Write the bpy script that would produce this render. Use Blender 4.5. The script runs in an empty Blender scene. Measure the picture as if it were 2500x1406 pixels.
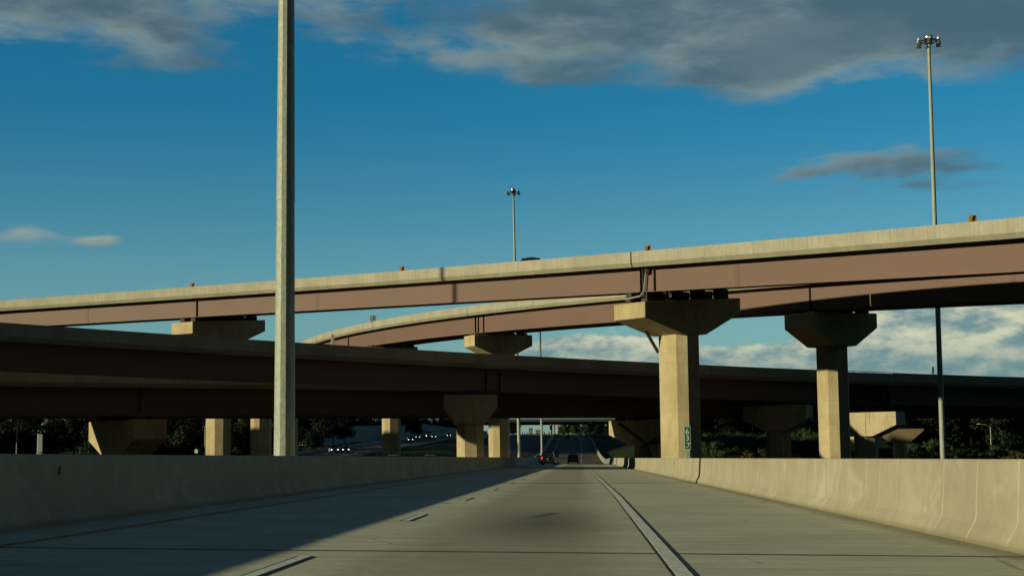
import bpy, bmesh, math, random
import numpy as np
from mathutils import Vector, Matrix
random.seed(7)
sc = bpy.context.scene
COL = sc.collection
R = math.radians

# ------------------------------------------------------------------ camera
F = 3900.0                                   # focal length in pixels of the 2500 px wide photograph
EYE = Vector((0, 0, 1.04))
ROLL = 0.011
cvec = Vector((170, -414, -F)).normalized()  # where the road's direction (+Y) sits in camera space
v = Matrix.Rotation(-ROLL, 3, 'Z') @ cvec
pitch = math.atan2(-v.y, -v.z)
w = Matrix.Rotation(math.pi/2 + pitch, 3, 'X') @ v
yaw = math.atan2(w.x, w.y)
RC = Matrix.Rotation(yaw, 3, 'Z') @ Matrix.Rotation(math.pi/2 + pitch, 3, 'X') @ Matrix.Rotation(-ROLL, 3, 'Z')
cam = bpy.data.cameras.new('camera'); co = bpy.data.objects.new('camera', cam); COL.objects.link(co)
co.matrix_world = Matrix.Translation(EYE) @ RC.to_4x4()
cam.sensor_width = 36; cam.lens = 36*F/2500; cam.clip_start = 0.1; cam.clip_end = 20000
sc.camera = co

# ------------------------------------------------------------------ light
SUN_EL, SUN_AZ = R(12.1), R(27)              # elevation; angle behind the camera's left
toS = Vector((-math.cos(SUN_AZ)*math.cos(SUN_EL), -math.sin(SUN_AZ)*math.cos(SUN_EL), math.sin(SUN_EL)))
sl = bpy.data.lights.new('sun', 'SUN'); so = bpy.data.objects.new('sun', sl); COL.objects.link(so)
so.rotation_euler = toS.to_track_quat('Z', 'Y').to_euler()
sl.energy = 4.05; sl.angle = R(0.6); sl.color = (1.0, 0.93, 0.60)
sc.cycles.diffuse_bounces = 1; sc.cycles.sample_clamp_indirect = 4
vs = sc.view_settings
vs.view_transform = 'Standard'; vs.look = 'None'; vs.exposure = 0; vs.gamma = 1

def nodes_of(nt):
    nt.nodes.clear()
    def N(t, **k):
        n = nt.nodes.new(t)
        for a, b in k.items(): setattr(n, a, b)
        return n
    def L(a, b): nt.links.new(a, b)
    return N, L
class G:
    """tiny expression helper over shader math nodes"""
    def __init__(s, nt): s.nt = nt; s.N, s.L = nodes_of(nt)
    def put(s, sock, x):
        if isinstance(x, (int, float, tuple, list)):
            sock.default_value = x
        else: s.L(x, sock)
    def m(s, op, a, b=0.0, c=0.0, clamp=False):
        n = s.N('ShaderNodeMath', operation=op, use_clamp=clamp)
        s.put(n.inputs[0], a); s.put(n.inputs[1], b); s.put(n.inputs[2], c)
        return n.outputs[0]
    def ss(s, x, a, b, lo=0.0, hi=1.0):
        n = s.N('ShaderNodeMapRange', interpolation_type='SMOOTHSTEP')
        for i, q in enumerate((x, a, b, lo, hi)): s.put(n.inputs[i], q)
        return n.outputs[0]
    def mix(s, f, a, b, mode='MIX'):
        n = s.N('ShaderNodeMix', data_type='RGBA', blend_type=mode)
        s.put(n.inputs[0], f); s.put(n.inputs[6], a if not isinstance(a, tuple) else (*a, 1)[:4]); s.put(n.inputs[7], b if not isinstance(b, tuple) else (*b, 1)[:4])
        return n.outputs[2]
    def noise(s, vec, scale=1.0, detail=4, rough=.55, dist=0.0):
        n = s.N('ShaderNodeTexNoise'); s.L(vec, n.inputs['Vector'])
        n.inputs['Scale'].default_value = scale; n.inputs['Detail'].default_value = detail
        n.inputs['Roughness'].default_value = rough; n.inputs['Distortion'].default_value = dist
        return n.outputs['Fac']
    def scl(s, vec, k, off=(0, 0, 0)):
        n = s.N('ShaderNodeMapping'); s.L(vec, n.inputs[0]); n.inputs['Scale'].default_value = k; n.inputs['Location'].default_value = off
        return n.outputs[0]

world = bpy.data.worlds.new('World'); sc.world = world; world.use_nodes = True
g = G(world.node_tree)
tc = g.N('ShaderNodeTexCoord'); D_ = tc.outputs['Generated']
sep = g.N('ShaderNodeSeparateXYZ'); g.L(D_, sep.inputs[0])
X_, Y_, Z_ = sep.outputs
az = g.m('ARCTAN2', X_, Y_)
el = g.m('ARCSINE', Z_)
sky = g.N('ShaderNodeTexSky', sky_type='NISHITA')
sky.sun_disc = False; sky.sun_elevation = SUN_EL; sky.sun_rotation = math.atan2(toS.x, toS.y)
sky.air_density = 1.0; sky.dust_density = 0.6; sky.ozone_density = 3.0
tint = g.mix(g.ss(el, .06, .24), (0.066, 0.104, 0.104), (0.013, 0.078, 0.094))
skyc = g.mix(1.0, sky.outputs[0], tint, 'MULTIPLY')
cc = g.N('ShaderNodeCombineXYZ'); g.L(az, cc.inputs[0]); g.L(el, cc.inputs[1])
P2 = cc.outputs[0]
def px2(px, py): return (px-1420)/F, (1117-py + 0.011*(1420-px)*1.0)/F
def gauss(px, py, rx, ry, k=1.0, tilt=0.0):
    u0, v0 = px2(px, py)
    du = g.m('SUBTRACT', az, u0); dv = g.m('SUBTRACT', g.m('SUBTRACT', el, v0), g.m('MULTIPLY', du, tilt))
    a = g.m('POWER', g.m('ABSOLUTE', g.m('DIVIDE', du, rx/F)), 2.0); b = g.m('POWER', g.m('ABSOLUTE', g.m('DIVIDE', dv, ry/F)), 2.0)
    return g.m('MULTIPLY', g.m('EXPONENT', g.m('MULTIPLY', g.m('ADD', a, b), -1.0)), k)
def add(*xs):
    r = xs[0]
    for x in xs[1:]: r = g.m('ADD', r, x)
    return r
# high grey sheets of cloud: broad soft noise, stretched sideways
warp = g.noise(g.scl(P2, (6, 14, 1)), 1.0, 5, .6, .3)
hi = g.noise(g.scl(P2, (7, 24, 1), (3.1, 1.7, 0)), 1.0, 9, .60, .35)
mHi = add(gauss(200, 30, 520, 130, 1.15, -.06), gauss(470, 160, 210, 55, .75, -.12), gauss(1950, 10, 720, 165, 1.35), gauss(2350, 120, 520, 95, 1.15), gauss(1300, 80, 280, 55, .65), gauss(1880, 200, 110, 50, .7),
          gauss(1200, 150, 260, 28, .6), gauss(1380, 190, 140, 26, .6), gauss(1850, 190, 170, 45, .5), gauss(1100, -70, 900, 80, .8),
          gauss(2150, 415, 210, 40, .95), gauss(1950, 440, 110, 16, .5, .12), gauss(2350, 440, 130, 14, .4), gauss(2250, 480, 260, 20, .38), gauss(90, 600, 110, 24, 1.1), gauss(255, 608, 65, 17, 1.1), gauss(20, 545, 50, 14, .35), gauss(860, 110, 60, 14, .3))
hi2 = g.noise(g.scl(P2, (22, 70, 1), (1.1, 5.7, 0)), 1.0, 9, .62, .25)
hn = g.m('ADD', g.m('MULTIPLY', g.m('SUBTRACT', hi, .5), 2.5), g.m('MULTIPLY', g.m('SUBTRACT', hi2, .5), 1.7))
dHi = g.ss(g.m('ADD', mHi, g.m('MULTIPLY', hn, g.m('MINIMUM', g.m('MULTIPLY', mHi, 2.2), 1.0))), .26, 1.12)
shade = g.noise(g.scl(P2, (8, 20, 1), (7.3, 2.2, 0)), 1.0, 4, .5, .15)
edge = g.ss(g.m('ADD', mHi, g.m('MULTIPLY', hn, .8)), .8, 1.6)
cHi = g.mix(g.ss(g.m('ADD', g.m('MULTIPLY', shade, .8), g.m('MULTIPLY', hi2, .2)), .40, .60), (0.225, 0.290, 0.280), (0.085, 0.145, 0.178))
sm = add(gauss(90, 590, 120, 26, 1.0), gauss(255, 600, 80, 18, 1.0), gauss(2150, 385, 220, 26, .6))
cHi = g.mix(g.m('MINIMUM', sm, 1.0), cHi, (0.33, 0.38, 0.34))
cHi = g.mix(g.m('MULTIPLY', edge, .62), cHi, (0.060, 0.112, 0.150))
# heaps of cumulus standing low behind the bridges
bil = g.noise(g.scl(P2, (15, 33, 1), (1.3, .4, 0)), 1.0, 10, .60, .0)
mLo = add(gauss(2300, 850, 300, 60, .5), gauss(1470, 880, 260, 52, 1.25), gauss(1380, 850, 60, 22, .5), gauss(1850, 905, 300, 40, .85), gauss(2420, 830, 380, 85, 1.5), gauss(2180, 810, 80, 40, .5), gauss(2400, 920, 420, 50, .7), gauss(1300, 960, 500, 60, .8), gauss(600, 985, 500, 45, .5))
dLo = g.ss(g.m('ADD', mLo, g.m('MULTIPLY', g.m('SUBTRACT', bil, .5), 1.7)), .36, .58)
lit = g.noise(g.scl(P2, (15, 33, 1), (1.3 + .07, .4 - .20, 0)), 1.0, 10, .60, .0)
bump = g.ss(g.m('SUBTRACT', bil, lit), -.12, .12)
low = g.ss(el, (1117-935)/F, (1117-815)/F)
cLo = g.mix(g.m('MULTIPLY', bump, g.m('MULTIPLY_ADD', low, .6, .4)), (0.150, 0.260, 0.290), (0.66, 0.66, 0.46))
# unseen dark overcast added overhead, behind and around the sun to cut fill light
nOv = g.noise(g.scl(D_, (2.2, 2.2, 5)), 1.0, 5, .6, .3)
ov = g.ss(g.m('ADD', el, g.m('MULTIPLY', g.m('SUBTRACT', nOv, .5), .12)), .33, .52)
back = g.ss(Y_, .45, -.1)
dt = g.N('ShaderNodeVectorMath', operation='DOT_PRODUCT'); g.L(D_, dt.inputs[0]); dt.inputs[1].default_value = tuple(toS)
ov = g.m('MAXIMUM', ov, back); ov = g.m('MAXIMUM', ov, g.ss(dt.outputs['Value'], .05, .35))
hz = g.ss(el, 0.0, 0.16, 1.0, 0.0)
c = g.mix(g.m('MULTIPLY', hz, .35), skyc, (0.22, 0.36, 0.38))
c = g.mix(g.m('MULTIPLY', dHi, .9), c, cHi)
c = g.mix(g.m('MULTIPLY', dLo, .93), c, cLo)
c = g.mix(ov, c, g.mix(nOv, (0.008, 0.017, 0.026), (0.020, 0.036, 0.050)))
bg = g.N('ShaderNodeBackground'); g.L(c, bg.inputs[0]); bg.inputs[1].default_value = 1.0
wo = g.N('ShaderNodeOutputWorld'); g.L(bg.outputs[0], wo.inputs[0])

# ------------------------------------------------------------------ helpers
def ray(px, py): return (RC @ Vector((px-1250, -(py-703), -F)))
def at(px, py, Y):
    d = ray(px, py); return EYE + d*(Y/d.y)
def atX(px, X):
    """distance down the road at which lateral X projects to pixel column px, near the horizon"""
    d = ray(px, 1117); return X*d.y/d.x

class MB:
    def __init__(s): s.v = []; s.f = []; s.mi = []
    def quad(s, pts, m=0):
        i = len(s.v); s.v += [tuple(p) for p in pts]; s.f.append(tuple(range(i, i+len(pts)))); s.mi.append(m)
    def prism(s, poly, ax, h0, h1, M=None, m=0):
        """poly: 2D points; extruded along 3rd axis. ax: 'z' (x,y), 'y' (x,z), 'x' (y,z)"""
        def mk(a, b, h):
            p = {'z': (a, b, h), 'y': (a, h, b), 'x': (h, a, b)}[ax]
            p = Vector(p); return M @ p if M is not None else p
        n = len(poly); i = len(s.v)
        s.v += [tuple(mk(a, b, h0)) for a, b in poly] + [tuple(mk(a, b, h1)) for a, b in poly]
        s.f.append(tuple(range(i, i+n))[::-1]); s.f.append(tuple(range(i+n, i+2*n))); s.mi += [m, m]
        for k in range(n):
            s.f.append((i+k, i+(k+1) % n, i+n+(k+1) % n, i+n+k)); s.mi.append(m)
    def box(s, c, d, M=None, m=0):
        x, y, z = c; a, b, e = d[0]/2, d[1]/2, d[2]/2
        s.prism([(x-a, y-b), (x+a, y-b), (x+a, y+b), (x-a, y+b)], 'z', z-e, z+e, M, m)
    def tube(s, p0, p1, r0, r1=None, n=8, m=0, cap=True):
        r1 = r0 if r1 is None else r1
        p0 = Vector(p0); p1 = Vector(p1); d = (p1-p0).normalized(); q = d.to_track_quat('Z', 'Y').to_matrix()
        i = len(s.v)
        for p, r in ((p0, r0), (p1, r1)):
            for k in range(n):
                a = 2*math.pi*(k+.5)/n; s.v.append(tuple(p + q @ Vector((r*math.cos(a), r*math.sin(a), 0))))
        for k in range(n):
            s.f.append((i+k, i+(k+1) % n, i+n+(k+1) % n, i+n+k)); s.mi.append(m)
        if cap:
            s.f.append(tuple(range(i, i+n))[::-1]); s.f.append(tuple(range(i+n, i+2*n))); s.mi += [m, m]
    def lathe(s, prof, n=16, M=None, m=0):
        i = len(s.v)
        for r, z in prof:
            for k in range(n):
                a = 2*math.pi*k/n; p = Vector((r*math.cos(a), r*math.sin(a), z)); s.v.append(tuple(M @ p if M is not None else p))
        for j in range(len(prof)-1):
            for k in range(n):
                s.f.append((i+j*n+k, i+j*n+(k+1) % n, i+(j+1)*n+(k+1) % n, i+(j+1)*n+k)); s.mi.append(m)
    def build(s, name, mats, parent=None, smooth=False, loc=None):
        me = bpy.data.meshes.new(name); me.from_pydata(s.v, [], s.f)
        if not isinstance(mats, (list, tuple)): mats = [mats]
        for mt in mats: me.materials.append(mt)
        for p, k in zip(me.polygons, s.mi): p.material_index = k
        bm = bmesh.new(); bm.from_mesh(me); bmesh.ops.recalc_face_normals(bm, faces=bm.faces); bm.to_mesh(me); bm.free()
        if smooth:
            for p in me.polygons: p.use_smooth = True
            try: me.set_sharp_from_angle(angle=R(35))
            except Exception: pass
        o = bpy.data.objects.new(name, me); COL.objects.link(o)
        if parent is not None: o.parent = parent
        if loc is not None: o.location = loc
        return o
def bevel(o, wd=.02, seg=1):
    md = o.modifiers.new('bevel', 'BEVEL'); md.width = wd; md.segments = seg; md.limit_method = 'ANGLE'; md.angle_limit = R(30); return o
def tag(o, label, cat, group=None, kind=None):
    o['label'] = label; o['category'] = cat
    if group: o['group'] = group
    if kind: o['kind'] = kind
    return o
def struct(o, label=None):
    o['kind'] = 'structure'
    if label: o['label'] = label
    return o
def empty(name, loc=(0, 0, 0), rz=0.0):
    o = bpy.data.objects.new(name, None); COL.objects.link(o); o.location = loc; o.rotation_euler = (0, 0, rz); o.empty_display_size = .3; return o
def copy_tree(o, parent=None):
    c = o.copy(); COL.objects.link(c)
    if parent is not None: c.parent = parent
    for ch in [q for q in o.children]: copy_tree(ch, c)
    return c

# ------------------------------------------------------------------ materials
MAT = {}
def mat(name):
    m = bpy.data.materials.new(name); m.use_nodes = True; g = G(m.node_tree); MAT[name] = m
    b = g.N('ShaderNodeBsdfPrincipled'); o = g.N('ShaderNodeOutputMaterial'); g.L(b.outputs[0], o.inputs[0])
    t = g.N('ShaderNodeNewGeometry'); g.P = t.outputs['Position']; g.b = b; g.geo = t; g.out = o
    return g
def bumpy(g, h, st=.3, dist=.01):
    n = g.N('ShaderNodeBump'); n.inputs['Strength'].default_value = st; n.inputs['Distance'].default_value = dist; g.L(h, n.inputs['Height']); g.L(n.outputs[0], g.b.inputs['Normal'])
def plain(name, col, rough=.6, metal=0.0, var=.15, vs_=2.0, spec=.4):
    g = mat(name); n = g.noise(g.P, vs_, 5, .6)
    c = g.mix(g.ss(n, .3, .7), tuple(x*(1-var) for x in col), tuple(x*(1+var) for x in col))
    g.L(c, g.b.inputs['Base Color']); g.b.inputs['Roughness'].default_value = rough; g.b.inputs['Metallic'].default_value = metal
    g.b.inputs['Specular IOR Level'].default_value = spec
    return MAT[name]
def concrete(name, col, dark=.55, streak=.5, pale=.0, rust=.0, sc_=1.0, cracks=False, dirt_foot=False):
    g = mat(name)
    big = g.noise(g.P, .35*sc_, 5, .6); fine = g.noise(g.P, 9*sc_, 5, .65); mid = g.noise(g.P, 1.8*sc_, 5, .6, .4)
    st = g.noise(g.scl(g.P, (2.6*sc_, 2.6*sc_, .13*sc_)), 1.0, 6, .62); st2 = g.noise(g.scl(g.P, (7*sc_, 7*sc_, .35*sc_), (5, 2, 1)), 1.0, 5, .6)
    c = g.mix(g.ss(big, .3, .7), tuple(x*.88 for x in col), tuple(x*1.10 for x in col))
    c = g.mix(g.m('MULTIPLY', g.ss(mid, .45, .75), .35), c, tuple(x*.75 for x in col))
    c = g.mix(g.m('MULTIPLY', g.ss(st, .56, .76), streak), c, (col[0]*dark*1.02, col[1]*dark*.92, col[2]*dark*.78))
    if pale: c = g.mix(g.m('MULTIPLY', g.ss(st2, .60, .72), pale), c, (min(1, col[0]*1.5), min(1, col[1]*1.55), min(1, col[2]*1.65)))
    if rust: c = g.mix(g.m('MULTIPLY', g.ss(g.noise(g.scl(g.P, (3.2, 3.2, .12), (9, 4, 0)), 1.0, 5, .6), .62, .72), rust), c, (.26, .13, .045))
    # bug holes and speckle
    c = g.mix(g.m('MULTIPLY', g.ss(fine, .58, .74), .30), c, tuple(x*.6 for x in col))
    h = g.m('ADD', g.m('MULTIPLY', fine, .5), mid)
    g.L(c, g.b.inputs['Base Color']); g.b.inputs['Roughness'].default_value = .88; g.b.inputs['Specular IOR Level'].default_value = .25
    bumpy(g, h, .35, .02)
    return g, c
concrete('pier_concrete', (.47, .385, .225), streak=.75, rust=.6, dark=.5)
concrete('pier_concrete_stained', (.52, .43, .27), streak=1.0, rust=.7, dark=.12)
concrete('deck_concrete', (.37, .345, .27), streak=.35, pale=.45, dark=.62)
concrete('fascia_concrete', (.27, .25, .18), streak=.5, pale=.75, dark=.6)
concrete('far_concrete', (.30, .29, .25), streak=.4, dark=.6)

def extra(name, kind):
    m = MAT[name]; nt = m.node_tree; b = [n for n in nt.nodes if n.type == 'BSDF_PRINCIPLED'][0]; src = b.inputs['Base Color'].links[0].from_socket
    g = G.__new__(G); g.nt = nt; g.N = lambda t, **k: (lambda n: ([setattr(n, a, c) for a, c in k.items()], n)[1])(nt.nodes.new(t)); g.L = lambda a, c: nt.links.new(a, c)
    P_ = g.N('ShaderNodeNewGeometry').outputs['Position']; sp = g.N('ShaderNodeSeparateXYZ'); g.L(P_, sp.inputs[0])
    if kind == 'parapet':
        vo = g.N('ShaderNodeTexVoronoi', voronoi_dimensions='1D', feature='DISTANCE_TO_EDGE'); g.L(g.m('SUBTRACT', sp.outputs[0], sp.outputs[1]), vo.inputs['W']); vo.inputs['Scale'].default_value = .55
        br = g.noise(g.scl(P_, (1, 1, .4)), 1.0, 4, .6)
        c = g.mix(g.m('MULTIPLY', g.ss(vo.outputs[0], .015, .05, 1.0, 0.0), g.ss(br, .4, .6, .05, .38)), src, (.17, .155, .115))
        hf = g.noise(g.scl(P_, (6, 6, .25), (2, 9, 0)), 1.0, 6, .7); c = g.mix(g.ss(hf, .5, .7, 0, .45), c, (.24, .22, .165))
        c = g.mix(g.ss(hf, .28, .42, .35, 0), c, (.50, .475, .38))
    else:
        w = g.m('ABSOLUTE', g.m('SUBTRACT', g.m('FRACT', g.m('DIVIDE', sp.outputs[2], 1.53)), .5))
        c = g.mix(g.ss(w, .006, .016, .35, 0.0), src, (.20, .165, .10))
        vt = g.m('ABSOLUTE', g.m('SUBTRACT', g.m('FRACT', g.m('DIVIDE', g.m('ADD', sp.outputs[0], sp.outputs[1]), 1.22)), .5))
        c = g.mix(g.ss(vt, .006, .018, .18, 0.0), c, (.20, .165, .10))
        big = g.noise(g.scl(P_, (.7, .7, .22), (4, 4, 4)), 1.0, 6, .65); c = g.mix(g.ss(big, .45, .68, 0, .5), c, (.30, .225, .115))
        c = g.mix(g.ss(big, .30, .42, .3, 0), c, (.56, .50, .36))
    g.L(c, b.inputs['Base Color'])
extra('deck_concrete', 'parapet'); extra('pier_concrete', 'pier'); extra('pier_concrete_stained', 'pier')
# barrier: pale lime cracks at uneven spacing, pale drip patches, dark foot
g, c = concrete('barrier_concrete', (.37, .33, .235), streak=.22, pale=.12, dark=.7)
vo = g.N('ShaderNodeTexVoronoi', voronoi_dimensions='1D', feature='DISTANCE_TO_EDGE'); sp = g.N('ShaderNodeSeparateXYZ'); g.L(g.P, sp.inputs[0])
wob = g.noise(g.scl(g.P, (0, .6, 2.2)), 1.0, 3, .5)
yy = g.m('ADD', sp.outputs[1], g.m('MULTIPLY', g.m('SUBTRACT', wob, .5), .07))
g.L(yy, vo.inputs['W']); vo.inputs['Scale'].default_value = .62
crk = g.ss(vo.outputs[0], .006, .030, 1.0, 0.0)
br = g.noise(g.scl(g.P, (.5, 2.0, .9)), 1.0, 4, .6)
sidem = g.ss(sp.outputs[0], -2, 2)
c = g.mix(g.m('MULTIPLY', g.m('MULTIPLY', crk, sidem), g.ss(br, .35, .6, .15, .75)), c, (.50, .49, .39))
patch = g.noise(g.scl(g.P, (.4, .32, .5), (2, 0, 0)), 1.0, 6, .66, .8)
c = g.mix(g.m('MULTIPLY', g.ss(patch, .54, .66), .34), c, (.56, .54, .43))
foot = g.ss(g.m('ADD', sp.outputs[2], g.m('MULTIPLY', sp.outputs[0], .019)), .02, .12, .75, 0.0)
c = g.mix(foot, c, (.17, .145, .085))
pit = g.noise(g.P, 22, 3, .6); c = g.mix(g.ss(pit, .62, .72, 0, .35), c, (.20,.18,.12))
bl = g.noise(g.scl(g.P, (1, .9, 1.3)), 1.0, 7, .7); c = g.mix(g.ss(bl, .42, .68, 0, .38), c, (.27, .235, .15))
g.L(c, g.b.inputs['Base Color'])

# near road: grooved concrete with wheel polish, a soft dark blob and dirt by the barriers
g, c = concrete('road_concrete', (.68, .675, .52), streak=0, dark=.8)
sp = g.N('ShaderNodeSeparateXYZ'); g.L(g.P, sp.inputs[0])
tines = g.noise(g.scl(g.P, (.25, 9.0, 0)), 1.0, 5, .7)
c = g.mix(g.m('MULTIPLY', g.ss(tines, .42, .70), .55), c, (.33,.31,.235))
tin2 = g.noise(g.scl(g.P, (.45, 1.6, 0), (4, 4, 0)), 1.0, 8, .72, .3)
c = g.mix(g.m('MULTIPLY', g.ss(tin2, .40, .70), .32), c, (.37,.35,.265))
tin3 = g.noise(g.scl(g.P, (.9, 30, 0), (1, 7, 0)), 1.0, 4, .7)
c = g.mix(g.m('MULTIPLY', g.ss(tin3, .5, .75), .4), c, (.57,.55,.43))
lane = g.m('ABSOLUTE', g.m('SUBTRACT', sp.outputs[0], -1.0))
c = g.mix(g.m('MULTIPLY', g.ss(lane, .3, 1.75, 1.0, 0.0), .55), c, (.27,.26,.195))
ex = g.m('DIVIDE', g.m('SUBTRACT', sp.outputs[0], -.62), 1.0); ey = g.m('DIVIDE', g.m('SUBTRACT', sp.outputs[1], 26.0), 6.0)
blob = g.m('EXPONENT', g.m('MULTIPLY', g.m('ADD', g.m('MULTIPLY', ex, ex), g.m('MULTIPLY', ey, ey)), -1.0))
c = g.mix(g.m('MULTIPLY', blob, .8), c, (.12,.112,.085))
wp_ = g.m('ABSOLUTE', g.m('SUBTRACT', g.m('ABSOLUTE', g.m('SUBTRACT', sp.outputs[0], -1.0)), .9))
wn = g.noise(g.scl(g.P, (1.2, .12, 0), (3, 1, 0)), 1.0, 5, .6)
c = g.mix(g.m('MULTIPLY', g.ss(wp_, .05, .55, 1.0, 0.0), g.ss(wn, .3, .7, .05, .40)), c, (.25, .24, .185))
vc = g.N('ShaderNodeTexVoronoi', feature='DISTANCE_TO_EDGE'); g.L(g.scl(g.P, (.22, .45, 0)), vc.inputs['Vector']); vc.inputs['Scale'].default_value = 1.0
c = g.mix(g.m('MULTIPLY', g.ss(vc.outputs[0], .002, .007, 1.0, 0.0), g.ss(g.noise(g.P, .5, 3), .5, .62, 0, .55)), c, (.12, .115, .09))
dirt = g.ss(g.m('ADD', sp.outputs[0], g.m('MULTIPLY', g.m('SUBTRACT', g.noise(g.scl(g.P, (1, .5, 0)), 1.0, 3), .5), .3)), 4.30, 4.75, 0.0, .6)
c = g.mix(dirt, c, (.20,.175,.11))
spk = g.noise(g.P, 3.1, 2, .5); c = g.mix(g.ss(spk, .745, .77, 0, .7), c, (.06, .06, .05))
g.L(c, g.b.inputs['Base Color']); g.b.inputs['Roughness'].default_value = .8

plain('asphalt', (.125, .105, .095), 1.0, var=.25, vs_=.25, spec=.05)
plain('joint_seal', (.07, .07, .06), .9)
plain('black_paint', (.022, .022, .02), .8)
g = mat('white_paint'); n = g.noise(g.P, 9, 6, .75); g.L(g.mix(g.ss(n, .48, .62), (.80, .82, .72), (.50, .51, .43)), g.b.inputs['Base Color']); g.b.inputs['Roughness'].default_value = .7
plain('far_white_paint', (.30, .31, .28), .7)
g = mat('yellow_paint'); n = g.noise(g.P, 5, 5, .7); g.L(g.mix(g.ss(n, .4, .7), (.42, .20, .03), (.24, .15, .06)), g.b.inputs['Base Color']); g.b.inputs['Roughness'].default_value = .75
# weathered brown steel
g = mat('brown_steel'); big = g.noise(g.scl(g.P, (.09, .09, .25)), 1.0, 5, .55, .5); st = g.noise(g.scl(g.P, (1.2, 1.2, .06)), 1.0, 6, .6); fn = g.noise(g.P, 5, 4, .6)
c = g.mix(g.ss(big, .35, .65), (.180, .108, .090), (.162, .105, .084)); c = g.mix(g.m('MULTIPLY', g.ss(st, .55, .8), .25), c, (.15, .105, .08)); c = g.mix(g.m('MULTIPLY', g.ss(fn, .5, .8), .12), c, (.30, .21, .16))
g.L(c, g.b.inputs['Base Color']); g.b.inputs['Roughness'].default_value = .62; g.b.inputs['Specular IOR Level'].default_value = .3
plain('dark_steel', (.045, .034, .030), .75)
plain('rust_steel', (.07, .045, .035), .7)
# galvanised steel: spangle
g = mat('galvanized'); vo = g.N('ShaderNodeTexVoronoi'); g.L(g.scl(g.P, (1, 1, .55)), vo.inputs['Vector']); vo.inputs['Scale'].default_value = 16
n = g.noise(g.scl(g.P, (4, 4, .8)), 1.0, 6, .7); c = g.mix(g.m('MULTIPLY', g.ss(vo.outputs['Color'], .2, .9), .55), (.30, .33, .27), (.50, .53, .43)); c = g.mix(g.ss(n, .45, .72), c, (.26, .285, .24))
g.L(c, g.b.inputs['Base Color']); g.b.inputs['Metallic'].default_value = .05; g.b.inputs['Roughness'].default_value = .6
plain('bright_metal', (.62, .63, .6), .22, .9)
plain('lamp_housing', (.52, .54, .46), .5, .1)
plain('pvc_pipe', (.24, .25, .23), .6)
plain('sign_green', (.004, .135, .085), .45, var=.05); plain('sign_white', (.62, .66, .60), .45, var=.05); plain('sign_yellow', (.62, .28, .01), .5, var=.1); plain('sign_black', (.012, .012, .012), .5)
plain('sign_back', (.24, .26, .24), .55, .3); plain('reflector', (.35, .37, .33), .3); plain('amber_reflector', (.38, .19, .02), .35)
plain('tire', (.012, .012, .012), .85); plain('glass_dark', (.010, .013, .015), .08, spec=.8); plain('rim', (.25, .25, .25), .35, .8)
for nm, cl in (('car_black', (.006, .006, .007)), ('car_gray', (.045, .048, .052)), ('car_white', (.42, .44, .44)), ('car_silver', (.20, .21, .22)), ('car_blue', (.02, .035, .07)), ('car_red', (.14, .01, .01)), ('truck_white', (.55, .57, .56))):
    plain(nm, cl, .22, var=.03, spec=.6)
def emit(name, col, st):
    g = mat(name); g.b.inputs['Base Color'].default_value = (*col, 1); g.b.inputs['Emission Color'].default_value = (*col, 1); g.b.inputs['Emission Strength'].default_value = st
emit('headlight_on', (1, .97, .9), 2.5); emit('taillight_on', (1, .05, .06), .8); plain('taillight_off', (.13, .012, .01), .3); plain('headlight_off', (.4, .42, .42), .2)
# vegetation
def leafmat(name, a, b):
    g = mat(name); n = g.noise(g.P, .5, 3, .6); oi = g.N('ShaderNodeObjectInfo')
    c = g.mix(g.ss(n, .35, .65), a, b); c = g.mix(g.m('MULTIPLY', oi.outputs['Random'], .45), c, (a[0]*1.5, a[1]*1.2, a[2]*.8))
    g.L(c, g.b.inputs['Base Color']); g.b.inputs['Roughness'].default_value = .7; g.b.inputs['Specular IOR Level'].default_value = .2
    tr = g.N('ShaderNodeBsdfTranslucent'); g.L(c, tr.inputs[0]); mx = g.N('ShaderNodeMixShader'); mx.inputs[0].default_value = .25
    g.L(g.b.outputs[0], mx.inputs[1]); g.L(tr.outputs[0], mx.inputs[2]); g.L(mx.outputs[0], g.out.inputs[0])
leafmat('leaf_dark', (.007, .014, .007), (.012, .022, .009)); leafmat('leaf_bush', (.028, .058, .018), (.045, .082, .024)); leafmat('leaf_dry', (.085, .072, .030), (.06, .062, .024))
plain('bark', (.06, .048, .035), .9)
g = mat('grass_ground'); n = g.noise(g.P, .06, 6, .65); n2 = g.noise(g.P, 1.2, 5, .7)
c = g.mix(g.ss(n, .35, .65), (.016, .030, .009), (.028, .044, .013)); c = g.mix(g.m('MULTIPLY', g.ss(n2, .5, .8), .5), c, (.045, .047, .020)); g.L(c, g.b.inputs['Base Color']); g.b.inputs['Roughness'].default_value = 1; g.b.inputs['Specular IOR Level'].default_value = .05
bumpy(g, n2, .6, .3)
M = MAT

# ------------------------------------------------------------------ road and terrain profiles
def lerp(tab, x):
    return float(np.interp(x, [t[0] for t in tab], [t[1] for t in tab]))
XF = .017                                                     # crossfall of the bridge we drive on
PZ = [(-60, 0), (290, 0), (345, -.35), (400, .1), (470, 1.6), (560, 4.2), (700, 8.6), (820, 11.0), (1100, 16.6), (1500, 23.4), (1700, 24), (2600, 12)]
PLL = [(-60, -7), (250, -7), (310, -3), (350, 1.2), (370, 2.6), (430, 5.0), (600, 9.0), (820, 12.0), (1100, 17.0), (1500, 23.6), (1700, 24), (2600, 12)]
PRR = [(-60, -7), (250, -7), (300, -2.5), (330, 0.2), (365, 2.2), (420, 4.2), (500, 5.6), (650, 8.0), (900, 13.0), (1500, 25.0), (1700, 26), (2600, 14)]
XL = [(-60, -7.7), (290, -7.8), (350, -9.5), (400, -11.3), (700, -13.1), (1100, -18.0), (1500, -26), (2600, -60)]
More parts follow.
